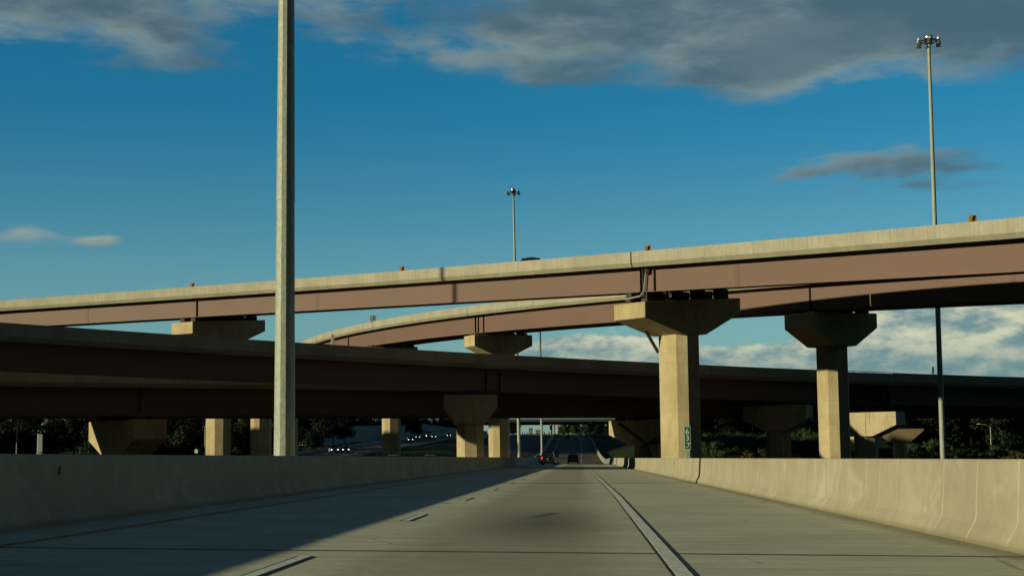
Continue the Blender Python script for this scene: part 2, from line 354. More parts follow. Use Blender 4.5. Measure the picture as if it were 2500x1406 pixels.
XR = [(-60, 4.9), (290, 4.9), (400, 5.0), (700, 4.2), (1100, 3.0), (1500, 1.2), (2600, -30)]
def smooth(tab, y, h=14):
    return sum(lerp(tab, y+k*h) for k in (-1, -.5, 0, .5, 1))/5
def P(y): return smooth(PZ, y) if y > 270 else 0.0
def ground(x, y):
    xl, xr = lerp(XL, y), lerp(XR, y); pm = smooth(PZ, y)
    base = pm if y > 330 else pm - 7*min(1, max(0, (330-y)/50.0))
    if x < xl:
        t = min(1, (xl-x)/26.0); t = t*t*(3-2*t); z = base*(1-t) + smooth(PLL, y)*t
        if x < -90: z += min(5, (-90-x)*.025)*min(1, max(0, (y-300)/60))
    elif x > xr:
        t = min(1, (x-xr)/11.0); t = t*t*(3-2*t); z = base*(1-t) + smooth(PRR, y)*t
    else: z = base
    return z
# terrain sheet, finer where it is seen
ys = list(np.arange(-80, 250, 30)) + list(np.arange(250, 620, 9)) + list(np.arange(620, 1600, 35)) + [1700, 1900, 2300, 3000, 4500, 7000, 9500]
xs = [-6000, -3000, -1200, -600, -420, -320] + list(np.arange(-260, -90, 14)) + list(np.arange(-90, 100, 4)) + list(np.arange(104, 260, 14)) + [320, 420, 600, 1200, 3000, 6000]
mb = MB(); nx = len(xs)
for y in ys:
    for x in xs:
        z = ground(x, y) - .45
        if y > 500: z += .8*math.sin(x*.031+y*.013)*min(1, abs(x)/120)*(1 if abs(x) > 60 else 0)
        mb.v.append((x, y, z))
for j in range(len(ys)-1):
    for i in range(nx-1):
        a = j*nx+i; mb.f.append((a, a+1, a+1+nx, a+nx)); mb.mi.append(0)
struct(mb.build('ground', M['grass_ground'], smooth=True), 'dark green grassy ground rising to a low ridge beyond the bridges')

def strip(name, ysamp, xa, xb, zf, m, thick=.5, dz=0.0, parent=None):
    mb = MB(); n = len(ysamp)
    for y in ysamp:
        a, b = xa(y), xb(y)
        za, zb = zf(a, y)+dz, zf(b, y)+dz
        mb.v += [(a, y, za), (b, y, zb), (b, y, zb-thick), (a, y, za-thick)]
    for j in range(n-1):
        for k in range(4):
            mb.f.append((4*j+k, 4*j+(k+1) % 4, 4*j+4+(k+1) % 4, 4*j+4+k)); mb.mi.append(0)
    mb.f.append((3, 2, 1, 0)); mb.f.append(tuple(4*(n-1)+k for k in range(4))); mb.mi += [0, 0]
    return mb.build(name, m, parent)
def zroad(x, y): return P(y) - XF*x*(1.0 if y < 300 else max(0, 1-(y-300)/100.0))
yn = [-40, 0, 17.72] + [17.88, 30, 50, 74.0] + [74.16, 100, 140, 180, 220, 260, 286]
struct(strip('road', yn, lambda y: -8.3, lambda y: 5.5, zroad, M['road_concrete'], .35), 'sunlit grooved concrete roadway of the bridge')
yf = list(np.arange(286.02, 640, 7)) + list(np.arange(640, 1760, 40))
struct(strip('road', yf, lambda y: lerp(XL, y)-.4, lambda y: lerp(XR, y)+.3, lambda x, y: zroad(x, y)-.004, M['asphalt'], .5), 'dark asphalt road climbing the hill ahead')
# bridge deck edge beam under the near road
def thinstrip(name, y0, y1, xa, xb, m, dz, step=6, zf=zroad):
    n = max(2, int((y1-y0)/step)+1); return strip(name, list(np.linspace(y0, y1, n)), xa, xb, zf, m, .003, dz)
# joints across the deck
for (yj, lb) in ((17.8, 'nearest dark joint across the concrete roadway'), (74.0, 'second dark joint across the roadway at the barrier gap'), (150.0, 'third dark joint across the shaded roadway')):
    o = MB(); o.quad([(-7.7, yj+.02, zroad(-7.7, yj)+.004), (4.9, yj-.10, zroad(4.9, yj)+.004), (4.9, yj+.02, zroad(4.9, yj)+.004), (-7.7, yj+.14, zroad(-7.7, yj)+.004)])
    struct(o.build('road_joint', M['joint_seal']), lb)
# markings
def xe(y): return lerp([(-40, .86), (15, .90), (45, .97), (90, .86), (190, .52), (290, .35), (345, .3), (400, -.1), (560, 0.1), (700, -.4), (1000, -2.5), (1500, -8)], y)
mk = []
for s in (-1, 1):
    mk.append(thinstrip('road_marking', -5, 300, (lambda s: lambda y: xe(y)+s*.094-.018)(s), (lambda s: lambda y: xe(y)+s*.094+.018)(s), M['black_paint'], .008, 4))
mk.append(thinstrip('road_marking', -5, 310, lambda y: xe(y)-.076, lambda y: xe(y)+.076, M['white_paint'], .012, 4))
mk.append(thinstrip('road_marking', 310, 1500, lambda y: xe(y)-.12, lambda y: xe(y)+.12, M['far_white_paint'], .03, 8))
def xd(y): return lerp([(-40, -2.88), (60, -2.88), (200, -3.0), (290, -3.3), (400, -3.9), (700, -4.6), (1000, -7), (1500, -13)], y)
y = 2.9 - 12.19
while y < 300:
    y0, y1 = y+12.0-1.45, y+12.0+1.55
    if y0 > -5:
        nr = y < 120
        mk.append(thinstrip('road_marking', y0, y1, lambda y: xd(y)-.058, lambda y: xd(y)+.058, M['white_paint'], .012, 1.5))
        for s in (-1, 1):
            mk.append(thinstrip('road_marking', y0, y1, (lambda s: lambda y: xd(y)+s*.075-.017)(s), (lambda s: lambda y: xd(y)+s*.075+.017)(s), M['black_paint'], .008, 1.5))
    y += 12.19*1.02
y = 310
while y < 1100:
    mk.append(thinstrip('road_marking', y, y+4, lambda y: xd(y)-.1, lambda y: xd(y)+.1, M['far_white_paint'], .03, 1.5)); y += 12.2
mk.append(thinstrip('road_marking', -5, 300, lambda y: -6.62-.07, lambda y: -6.62+.07, M['yellow_paint'], .008, 6))
mk.append(thinstrip('road_marking', 300, 1300, lambda y: lerp(XL, y)+3.2-.1, lambda y: lerp(XL, y)+3.2+.1, M['far_white_paint'], .03, 8))
for o in mk: struct(o)
# small scars and skid marks on the surface
mb = MB()
for (px, Y, wd, ln) in ((1091, 36.5, .32, .12),):
    x = at(px, 1200, Y).x; z = zroad(x, Y)+.005; mb.quad([(x-wd/2, Y, z), (x+wd/2, Y-.05, z), (x+wd/2-.05, Y+ln*.6, z), (x-wd/2+.03, Y+ln, z)])
for k in range(0):
    x = -.12+.055*k; mb.quad([(x, 27.2, zroad(x, 27)+.005), (x+.02, 27.2, zroad(x, 27)+.005), (x+.03, 28.2, zroad(x, 28)+.005), (x+.01, 28.2, zroad(x, 28)+.005)])
for k in range(4):
    x = -.95+.06*k; mb.quad([(x, 28.2, zroad(x, 28)+.005), (x+.02, 28.2, zroad(x, 28)+.005), (x+.33, 30.4, zroad(x, 30)+.005), (x+.31, 30.4, zroad(x, 30)+.005)])
struct(mb.build('road_scar', M['black_paint']))

# ------------------------------------------------------------------ concrete barriers
def barrier_mesh(y0, y1, xf, side, zf, H=1.05, step=8):
    prof = [(0, 0), (0, .075), (.11, .25), (.135, .32), (.185, H-.03), (.205, H), (.42, H), (.45, H-.03), (.50, -.35), (0, -.35)]
    mb = MB(); n = max(2, int((y1-y0)/step)+1); k = len(prof)
    for y in np.linspace(y0, y1, n):
        x0 = xf(y)
        for u, vv in prof: mb.v.append((x0+side*u, y, zf(x0, y)+vv))
    for j in range(n-1):
        for i in range(k):
            mb.f.append((j*k+i, j*k+(i+1) % k, (j+1)*k+(i+1) % k, (j+1)*k+i)); mb.mi.append(0)
    mb.f.append(tuple(range(k))); mb.f.append(tuple((n-1)*k+i for i in range(k))[::-1]); mb.mi += [0, 0]
    return mb
def make_barrier(lb, xf, side, cuts):
    t = empty('concrete_barrier', (xf(20), 0, 0)); inv = Vector((-xf(20), 0, 0))
    for a, b in zip(cuts[:-1], cuts[1:]):
        o = barrier_mesh(a+.05, b-.05, xf, side, zroad).build('barrier_segment', M['barrier_concrete'], t); o.location = inv
        o = barrier_mesh(b-.05, b+.05, lambda y: xf(y)+side*.035, side, zroad, 1.02, 1).build('joint_seal', M['joint_seal'], t); o.location = inv
    return tag(t, lb, 'barrier')
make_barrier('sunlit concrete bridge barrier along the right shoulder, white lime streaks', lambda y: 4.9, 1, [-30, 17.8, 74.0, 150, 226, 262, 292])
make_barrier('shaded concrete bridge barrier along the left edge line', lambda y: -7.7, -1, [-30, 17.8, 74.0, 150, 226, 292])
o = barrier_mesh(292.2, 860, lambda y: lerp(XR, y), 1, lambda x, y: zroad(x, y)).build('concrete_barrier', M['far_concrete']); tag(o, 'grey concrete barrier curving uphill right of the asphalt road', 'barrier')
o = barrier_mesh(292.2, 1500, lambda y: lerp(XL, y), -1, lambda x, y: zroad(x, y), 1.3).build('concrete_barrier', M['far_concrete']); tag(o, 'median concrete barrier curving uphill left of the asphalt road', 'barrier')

# reflectors on the barriers
def reflector(x, y, side, m, lb, grp):
    z = zroad(x, y)
    t = empty('barrier_reflector', (x+side*.225, y, z+.80))
    mb = MB(); mb.box((0, 0, 0), (.03, .012, .14)); mb.build('bracket', M['sign_back'], t)
    mb = MB(); mb.box((-side*.05, -.008, 0), (.085, .012, .115)); mb.build('lens', M[m], t)
    tag(t, lb, 'reflector', grp)
for yy, lb in ((54, 'dark square reflector on the sunlit barrier between two white cracks, largest of four'), (88, 'second nearest small reflector on the sunlit right barrier'), (122, 'third small reflector along the sunlit right barrier'), (152, 'tiny farthest reflector on the right barrier by the shadow')):
    reflector(4.9, yy, 1, 'reflector', lb, 'reflectors on the right barrier')
reflector(-7.7, 23.9, -1, 'amber_reflector', 'amber rectangular reflector on the shaded left barrier', None)
reflector(-7.7, 151, -1, 'reflector', 'tiny dark reflector on the left barrier under the low bridge', None)
# delineators standing on barriers / parapets (seen from behind)
def delineator(base, h, wd, lb, grp='marker posts on barriers', rz=0.0):
    t = empty('marker_post', base, rz)
    mb = MB(); mb.box((-wd*.30, 0, h/2), (wd*.28, .03, h)); mb.build('post', M['lamp_housing'], t)
    mb = MB(); mb.box((wd*.12, -.02, h*.55), (wd*.75, .012, h*.88)); mb.build('plate', M['sign_back'], t)
    mb = MB(); mb.box((0, 0, .012), (wd*.9, .09, .024)); mb.build('foot', M['sign_back'], t)
    tag(t, lb, 'marker post', grp)
def onbar(px): 
    X = -8.05; Y = atX(px, X); return (X, Y, zroad(-7.7, Y)+1.05)
delineator(onbar(97), .30, .085, 'short grey marker post on the shaded left barrier, sunlit left edge')
delineator(onbar(921), .26, .08, 'tiny pale marker post on left barrier beside a shaded column')

# mile marker sign
def text_mesh(txt, size, m, parent, loc, name='lettering', rx=math.pi/2, xs=1.0, bold=.0):
    cu = bpy.data.curves.new(name, 'FONT'); cu.body = txt; cu.size = size; cu.align_x = 'CENTER'; cu.align_y = 'CENTER'; cu.extrude = .002; cu.offset = bold
    tmp = bpy.data.objects.new('tmp', cu); COL.objects.link(tmp)
    dg = bpy.context.evaluated_depsgraph_get(); me = bpy.data.meshes.new_from_object(tmp.evaluated_get(dg)); COL.objects.unlink(tmp); bpy.data.objects.remove(tmp)
    me.materials.clear(); me.materials.append(M[m])
    o = bpy.data.objects.new(name, me); COL.objects.link(o); o.parent = parent; o.location = loc; o.rotation_euler = (rx, 0, 0); o.scale = (xs, 1, 1); return o
def rrect(wd, h, r, n=4):
    pts = []
    for cx, cy, a0 in ((wd/2-r, h/2-r, 0), (-wd/2+r, h/2-r, 90), (-wd/2+r, -h/2+r, 180), (wd/2-r, -h/2+r, 270)):
        for k in range(n+1):
            a = R(a0+90*k/n); pts.append((cx+r*math.cos(a), cy+r*math.sin(a)))
    return pts
Ym = atX(1678, 5.25)
ms = empty('mile_marker_sign', (5.27, Ym, zroad(4.9, Ym)+1.05), R(2)); tag(ms, 'tall narrow green mile marker sign reading MILE 63.7 on the right barrier', 'sign')
H0 = .42; SW, SH = .325, 1.20
mb = MB(); mb.prism(rrect(SW, SH, .03), 'y', -.004, .004); o = mb.build('border', M['sign_white'], ms); o.location = (0, -.03, H0+SH/2)
mb = MB(); mb.prism(rrect(SW-.05, SH*.685-.025, .015), 'y', -.003, .003); o = mb.build('panel', M['sign_green'], ms); o.location = (0, -.037, H0+SH-.0135-SH*.685/2)
mb = MB(); mb.prism(rrect(SW-.05, SH*.315-.035, .015), 'y', -.003, .003); o = mb.build('panel', M['sign_green'], ms); o.location = (0, -.037, H0+.009+SH*.315/2)
text_mesh('MILE', .125, 'sign_white', ms, (0, -.045, H0+SH-.085), xs=.85)
text_mesh('6', .37, 'sign_white', ms, (0, -.045, H0+SH-.32), bold=.004); text_mesh('3', .37, 'sign_white', ms, (.01, -.045, H0+SH-.64), bold=.004); text_mesh('.7', .35, 'sign_white', ms, (0.0, -.045, H0+.20), bold=.004)
mb = MB(); mb.box((0, 0, .35), (.17, .05, .70)); mb.build('post', M['galvanized'], ms)
mb = MB(); mb.box((0, 0, .02), (.26, .14, .04)); mb.build('foot', M['galvanized'], ms)

# ------------------------------------------------------------------ bridges
class Path:
    def __init__(s, pts, deg=2, ext0=150, ext1=150, n=80):
        p = np.array([tuple(q) for q in pts]); d = np.r_[0, np.cumsum(np.linalg.norm(np.diff(p[:, :2], axis=0), axis=1))]
        cf = [np.polyfit(d, p[:, k], deg if k < 2 else 2) for k in range(3)]
        t = np.linspace(0, d[-1], n); q = np.stack([np.polyval(c, t) for c in cf], 1)
        a = q[0]-q[1]; a /= np.linalg.norm(a[:2]); b = q[-1]-q[-2]; b /= np.linalg.norm(b[:2]); a[2] *= .3; b[2] *= .3
        q = np.vstack([[q[0]+a*k for k in np.linspace(ext0, 4, 14)], q, [q[-1]+b*k for k in np.linspace(4, ext1, 14)]])
        s.q = q; s.s = np.r_[0, np.cumsum(np.linalg.norm(np.diff(q[:, :2], axis=0), axis=1))]
    def pos(s, t): return Vector([float(np.interp(t, s.s, s.q[:, k])) for k in range(3)])
    def head(s, t):
        h = s.pos(t+1.5)-s.pos(t-1.5); h.z = 0; return h.normalized()
    def nrm(s, t):
        h = s.head(t); return Vector((-h.y, h.x, 0))          # away from the near edge (left of the heading)
    def at_px(s, px):
        best = None
        for t in np.linspace(1, s.s[-1]-1, 1500):
            q = s.pos(t)
            if q.y < 20: continue
            c = RC.transposed() @ (q-EYE); x = 1250 + F*c.x/(-c.z)
            if best is None or abs(x-px) < best[0]: best = (abs(x-px), t)
        return best[1]
    def P(s, t, u, v, tilt): return s.pos(t) + s.nrm(t)*u + Vector((0, 0, v + tilt*u))
def sweep(path, t0, t1, prof, tilt, name, m, parent=None, step=3.0, mi=None, cap=True):
    n = max(2, int((t1-t0)/step)+1); k = len(prof); mb = MB()
    for t in np.linspace(t0, t1, n):
        for u, vv in prof: mb.v.append(tuple(path.P(t, u, vv, tilt)))
    for j in range(n-1):
        for i in range(k):
            mb.f.append((j*k+i, j*k+(i+1) % k, (j+1)*k+(i+1) % k, (j+1)*k+i)); mb.mi.append(mi[i] if mi else 0)
    if cap:
        mb.f.append(tuple(range(k))); mb.f.append(tuple((n-1)*k+i for i in range(k))[::-1]); mb.mi += [0, 0]
    return mb.build(name, m, parent)
PH = 1.07; SL = 0.40; GD = 2.38
def ibeam(u, top, depth, fw=.46, tf=.05, tw=.03):
    b = top-depth; a = fw/2
    return [(u-a, top), (u+a, top), (u+a, top-tf), (u+tw, top-tf), (u+tw, b+tf), (u+a, b+tf), (u+a, b), (u-a, b), (u-a, b+tf), (u-tw, b+tf), (u-tw, top-tf), (u-a, top-tf)]
def deck(path, t0, t1, W, tilt, parent, ph=PH, gd=GD, over=1.42, webs=True, joint_gap=0):
    # near parapet; its lowest band is the sloping slab edge
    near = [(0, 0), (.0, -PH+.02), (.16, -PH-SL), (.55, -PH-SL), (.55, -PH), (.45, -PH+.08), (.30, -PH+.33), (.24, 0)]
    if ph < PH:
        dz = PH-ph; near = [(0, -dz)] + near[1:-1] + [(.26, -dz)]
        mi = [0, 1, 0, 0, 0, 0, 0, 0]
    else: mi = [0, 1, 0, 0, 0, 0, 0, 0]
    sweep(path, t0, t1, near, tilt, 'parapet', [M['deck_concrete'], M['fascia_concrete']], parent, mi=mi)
    far = [(W-a, b) for a, b in near][::-1]
    sweep(path, t0, t1, far, tilt, 'parapet', M['deck_concrete'], parent)
    sweep(path, t0, t1, [(.55, -PH), (W-.55, -PH), (W-.55, -PH-SL+.08), (.55, -PH-SL+.08)], tilt, 'deck', M['deck_concrete'], parent)
    ng = 4 if W < 12.5 else 5
    us = np.linspace(over, W-over, ng)
    for i, u in enumerate(us):
        if not webs and i == 0: continue
        sweep(path, t0+.25, t1-.25, ibeam(u, -PH-SL+.08-.003, gd+.08), tilt, 'girder', M['brown_steel'], parent)
    # cross frames between the girders
    t = t0+4
    while t < t1-2:
        mb = MB()
        for a, b in zip(us[:-1], us[1:]):
            for (v0, v1) in ((-PH-SL-.25, -PH-SL-gd+.2), (-PH-SL-gd+.2, -PH-SL-.25), (-PH-SL-gd+.2, -PH-SL-gd+.2)):
                p, q = path.P(t, a+.05, v0, tilt), path.P(t, b-.05, v1, tilt); mb.tube(p, q, .06, n=4)
        t += 7.5; mb.build('cross_frame', M['dark_steel'], parent)
def stiff(path, t, W, tilt, parent, gd=GD, over=1.42, wd=.22, th=.10, m='dark_steel'):
    mb = MB(); h = path.head(t); n = path.nrm(t); c = path.P(t, over-.03-wd/2, -PH-SL-gd/2, tilt)
    Mx = Matrix((( h.x, n.x, 0, c.x), (h.y, n.y, 0, c.y), (h.z, n.z, 1, c.z), (0, 0, 0, 1)))
    mb.box((0, 0, 0), (th, wd, gd-.1), Mx); return mb.build('stiffener', M[m], parent)
def splice(path, t, W, tilt, parent, gd=GD, over=1.42):
    mb = MB(); h = path.head(t); n = path.nrm(t); c = path.P(t, over-.045, -PH-SL-gd/2, tilt)
    Mx = Matrix((( h.x, n.x, 0, c.x), (h.y, n.y, 0, c.y), (0, 0, 1, c.z), (0, 0, 0, 1)))
    mb.box((0, 0, 0), (.62, .02, gd-.16), Mx)
    for i in range(-1, 2):
        for j in range(-9, 10): mb.box((i*.2, -.012, j*.115), (.055, .03, .04), Mx, 1)
    mb.build('splice_plate', [M['brown_steel'], M['rust_steel']], parent)
    mb = MB(); c = path.P(t, over, -PH-SL-gd-.012, tilt)
    Mx = Matrix((( h.x, n.x, 0, c.x), (h.y, n.y, 0, c.y), (0, 0, 1, c.z), (0, 0, 0, 1))); mb.box((0, 0, 0), (1.5, .44, .022), Mx); mb.build('splice_plate', M['dark_steel'], parent)
def to_local(t):
    """children were meshed in world space: shift them so the Empty's own place does not move them"""
    for ch in t.children:
        if ch.type == 'MESH' and not ch.get('local'): ch.location = -t.location if t.rotation_euler.z == 0 else ch.location

# hammerhead pier
def hammer(name, c, ax, ztop, tilt, L, T, hend, hfl, cL, cT, zbot, lb, grp, mcap='pier_concrete', mcol='pier_concrete', ch=.75, bearings=4, bh=.34):
    """c: plan centre; ax: unit vector along the cap; T measured across it"""
    ax = Vector((ax[0], ax[1], 0)).normalized(); ay = Vector((-ax.y, ax.x, 0))
    t = empty(name, (c[0], c[1], zbot), math.atan2(ax.y, ax.x))
    z0 = ztop-zbot
    a = L/2; poly = [(-a, z0-tilt*a), (a, z0+tilt*a), (a, z0+tilt*a-hend), (cL/2+.1, z0-hend-hfl), (-cL/2-.1, z0-hend-hfl), (-a, z0-tilt*a-hend)]
    mb = MB(); mb.prism(poly, 'y', -T/2, T/2); bevel(mb.build('pier_cap', M[mcap], t), .04)
    # column: chamfered rectangle with a shallow recess line
    zc = z0-hend-hfl
    x, y = cL/2, cT/2; pc = [(-x+ch, -y), (x-ch, -y), (x, -y+ch), (x, y-ch), (x-ch, y), (-x+ch, y), (-x, y-ch), (-x, -y+ch)]
    mb = MB(); zz = 0.0; lifts = [0, 4.6, 9.2, 13.8, 18.4]
    segs = [q for q in lifts if q < zc-1]+[zc]
    for s0, s1 in zip(segs[:-1], segs[1:]):
        mb.prism(pc, 'z', s0+.012, s1-.0, None)
        mb.prism([(p*.985, q*.985) for p, q in pc], 'z', s0-.02, s0+.03)
    mb.build('column', M[mcol], t)
    if bearings:
        for k in range(bearings):
            b = -a+L*(k+.5)/bearings; zt = z0+tilt*b
            for q in (-1, 1):
                mb = MB(); mb.box((b, q*T*.25, zt+bh/2-.02), (1.3, .8, bh)); mb.build('bearing', M['dark_steel'], t)
    t['z0'] = z0; tag(t, lb, 'bridge pier', grp); return t
def pier_on(path, px, W, tilt, gd, u0, L, lb, grp, T=4.0, hend=1.5, hfl=1.5, cL=2.7, cT=3.2, zbot=-7.5, gap=.32, ax=None, du=0, **k):
    t = path.at_px(px); n = path.nrm(t) if ax is None else Vector((*ax, 0)).normalized(); c = path.pos(t)+n*(u0+L/2)
    zt = path.pos(t).z + tilt*(u0+L/2) - PH-SL-gd-gap
    return hammer('bridge_pier', (c.x, c.y), (n.x, n.y), zt, tilt, L, T, hend, hfl, cL, cT, zbot, lb, grp, bh=gap+.03, **k)

GP = 'hammerhead piers under the bridges'
# --- A: the highest flyover, sunlit, running to the upper right
pA = Path([at(20, 733, 219), at(200, 719, 209), at(757, 677, 187.5), at(1383, 629, 158), at(1787, 596, 138.5), at(2497, 528, 113)], deg=2, ext0=160, ext1=75)
WA, TA = 12.6, .078
brA = empty('flyover_bridge'); tag(brA, 'highest sunlit flyover with yellow chevron signs along its parapet', 'bridge')
tj = pA.at_px(1540)
deck(pA, 0.5, tj-.09, WA, TA, brA); deck(pA, tj+.09, pA.s[-1]-.5, WA, TA, brA)
for px in (463, 1546, 1573): stiff(pA, pA.at_px(px), WA, TA, brA)
for px in (195, 752, 1768): splice(pA, pA.at_px(px), WA, TA, brA)
# joint details over the pier
mb = MB(); mb2 = MB()
tt = pA.at_px(1557)
mb.tube(pA.P(tt, 1.15, -PH-SL-.1, TA), pA.P(tt, 1.15, -PH-SL-.7, TA), .36, .24, 8); mb.build('drain_box', M['dark_steel'], brA)
t2 = pA.at_px(1552)
p0, p1, p2, p3 = pA.P(t2, 1.15, -PH-SL-.5, TA), pA.P(pA.at_px(1550), 1.12, -PH-SL-2.3, TA), pA.P(pA.at_px(1544), .9, -PH-SL-2.75, TA), pA.P(pA.at_px(1508), .75, -PH-SL-3.0, TA)
for a, b in ((p0, p1), (p1, p2), (p2, p3)): mb2.tube(a, b, .095, n=10)
mb2.build('drain_pipe', M['pvc_pipe'], brA, smooth=True)
pier1 = pier_on(pA, 1526, WA, TA, GD+.06, .35, 12.7, 'nearest tall sunlit hammerhead pier rising behind the mile marker sign', GP, T=4.4, cT=3.95, cL=3.0, hend=1.5, hfl=1.8, gap=.95)
pier_on(pA, 440, WA, TA, GD, .45, 12.8, 'pier at left whose cap end catches the sun under the highest flyover', GP, gap=.6, T=4.0, cT=3.2, cL=2.8)
# drain pipe running down from the cap to the column of the near pier
z0_ = pier1['z0']; mb = MB(); mb.tube((-3.3, 1.3, z0_-1.5-1.15), (-1.4, 1.45, z0_-1.5-1.9-1.5), .17, n=8); mb.build('drain_pipe', M['dark_steel'], pier1)

# --- B: the second flyover behind A
pB = Path([at(735, 836, 352), at(820, 806, 315), at(900, 781, 283), at(1150, 752, 244), at(1400, 719, 213), at(2000, 651, 171), at(2500, 624, 147)], deg=3, ext0=8, ext1=90)
WB, TB = 9.5, .015
brB = empty('flyover_bridge'); tag(brB, 'second sunlit flyover curving away to the left below the highest one', 'bridge')
tj = pB.at_px(1141)
GB = 2.7
deck(pB, .5, tj-.06, WB, TB, brB, gd=GB); deck(pB, tj+.06, pB.s[-1]-.5, WB, TB, brB, gd=GB)
for px in (835, 1149, 1162, 1952): stiff(pB, pB.at_px(px), WB, TB, brB, gd=GB)  # the farthest right bar stands in for a shadow on the web
splice(pB, pB.at_px(2445), WB, TB, brB, gd=GB)
pier_on(pB, 1141, WB, TB, GB, .3, 9.8, 'pier of the curved flyover with sloping cap just above the dark parapet', GP, T=4.0, cT=3.2, cL=2.8, hend=1.7)
pier_on(pB, 1940, WB, TB, GB, .2, 9.4, 'tall pier right of the mile marker, shaded cap and sunlit lower column', GP, T=4.5, cT=3.3, cL=2.9, hend=1.6, hfl=2.0)
pier_on(pB, 893, WB, TB, GB, .3, 9.0, 'shaded column left of the dark hammerhead pier, sun on its foot', GP, T=3.8, cT=3.4, cL=3.0)

# --- C: the shaded bridge descending to the right
pC = Path([at(0, 786, 126), at(330, 810, 133), at(640, 831, 142), at(1384, 875, 170), at(1900, 897, 186), at(2450, 920, 204)], deg=2, ext0=90, ext1=160)
WC, TC = 9.5, .065
brC = empty('ramp_bridge'); tag(brC, 'long shaded ramp bridge crossing the whole view below the flyovers', 'bridge')
ta, tb = pC.at_px(2012), pC.at_px(2183)
deck(pC, .5, ta-.05, WC, TC, brC); deck(pC, ta+.05, tb-.05, WC, TC, brC, ph=PH-.33, webs=False); deck(pC, tb+.05, pC.s[-1]-.5, WC, TC, brC)
# rail on the low parapet and the open cross bracing beneath it
mb = MB(); n = 8; ts = np.linspace(ta, tb, n)
for t in ts: mb.tube(pC.P(t, .13, -.36, TC), pC.P(t, .13, .0, TC), .035, n=5)
for a, b in zip(ts[:-1], ts[1:]): mb.tube(pC.P(a, .13, .0, TC), pC.P(b, .13, .0, TC), .04, n=5)
mb.build('railing', M['dark_steel'], brC)
mb = MB(); zt, zb_ = -PH-SL-.15, -PH-SL-2.3; ts = np.linspace(ta+.5, tb-.4, 5)
for a, b in zip(ts[:-1], ts[1:]):
    for vv in (zt, zb_): mb.tube(pC.P(a, 1.42, vv, TC), pC.P(b, 1.42, vv, TC), .15, n=4)
for i, (a, b) in enumerate(zip(ts[:-1], ts[1:])):
    q = (zt, zb_) if i % 2 == 0 else (zb_, zt); mb.tube(pC.P(a, 1.42, q[0], TC), pC.P(b, 1.42, q[1], TC), .13, n=4)
for i, t in enumerate(ts[::2]): mb.tube(pC.P(t, 1.42, zt, TC), pC.P(t, 1.42, zb_, TC), .3, n=4)
mb.build('truss', M['rust_steel'], brC)
for px in (1205, 1240): stiff(pC, pC.at_px(px), WC, TC, brC, m='brown_steel')
pier_on(pC, 1200, WC, 0, GD, -.4, 5.4, 'dark hammerhead pier left of the road with sun on its column foot', GP, T=3.2, cT=2.4, cL=2.7, hend=1.3, hfl=1.6, ax=(-1, -.12))
pier_on(pC, 1962, WC, 0, GD, -.6, 7.6, 'dark wide hammerhead pier between the two tall sunlit columns', GP, T=3.4, cT=3.0, cL=2.6, hend=1.6, hfl=1.4, ax=(-.93, .36))
# --- D: the lowest bridge behind it
def dpt(px, Y): return at(px, 1014, Y) + Vector((0, 0, GD+.25+PH+SL))
pD = Path([dpt(0, 141), dpt(400, 150), dpt(800, 161), dpt(1384, 178), dpt(1900, 192), dpt(2150, 200)], deg=2, ext0=110, ext1=150)
WD, TD = 13.0, 0.0
brD = empty('ramp_bridge'); tag(brD, 'lowest dark bridge directly over the road, half hidden by the ramp', 'bridge')
deck(pD, .5, pD.s[-1]-.5, WD, TD, brD, gd=GD+.25)
stiff(pD, pD.at_px(357), WD, TD, brD, m='dark_steel')
GD2 = GD+.25
pier_on(pD, 371, WD, 0, GD2, .4, 11.6, 'low pier cap at far left, a sunlit patch on its left end', GP, T=3.3, cT=2.6, cL=3.0, hend=1.9, hfl=1.8)
pier_on(pD, 1652, WD, 0, GD2, .4, 11.8, 'low sunlit pier cap with a sloping drain pipe behind the nearest pier', GP, T=3.3, cT=2.8, cL=2.8, hend=1.7, hfl=1.2)
c = at(2200, 1060, 184.5); n_ = Vector((-.86, .5, 0)); c = c + n_*4.2
hammer('bridge_pier', (c.x, c.y), (n_.x, n_.y), at(2178, 1005, 184.5).z, 0, 8.4, 3.2, 1.5, 1.25, 2.5, 2.6, -7.5, 'sunlit streak-stained pier cap right of the tall right pier', GP, mcap='pier_concrete_stained', bearings=0)
# more piers of the ramps far behind, seen under the low bridge
for (px, Y, wd, lb) in ((637, 300, 3.6, 'shaded rectangular column just left of the foreground mast'), (706, 330, 3.2, 'shaded column half hidden behind the foreground mast'), (1220, 236, 0, '')):
    if not wd: continue
    c = at(px, 1100, Y); hammer('bridge_pier', (c.x, c.y), (.8, .6), 16, 0, 9, 3.2, 1.5, 1.5, wd, 3.0, -4, lb, GP, bearings=0)
c = at(2196, 1060, 250); hammer('bridge_pier', (c.x, c.y), (.97, .25), at(2196, 1047, 250).z, 0, 6.8, 3.0, .25, 1.75, 2.0, 2.3, -4, 'small diamond-ended pier cap far off at right behind the stained one', GP, bearings=0)
c = at(2125, 1060, 268); hammer('bridge_pier', (c.x, c.y), (.6, .8), at(2125, 1064, 268).z, 0, 9, 3.0, .5, 1.6, 2.3, 2.3, -4, 'farthest small pier cap low between the stained pier and bushes', GP, bearings=0)

# drain pipe on the low sunlit cap
mb = MB(); mb.tube(at(1512, 1033, 176), at(1580, 1085, 174), .17, n=8); mb.tube(at(1580, 1085, 174), at(1594, 1130, 174), .17, n=8)
tag(mb.build('drain_pipe', M['dark_steel']), 'dark drain pipe slanting across the low sunlit pier cap', 'pipe')

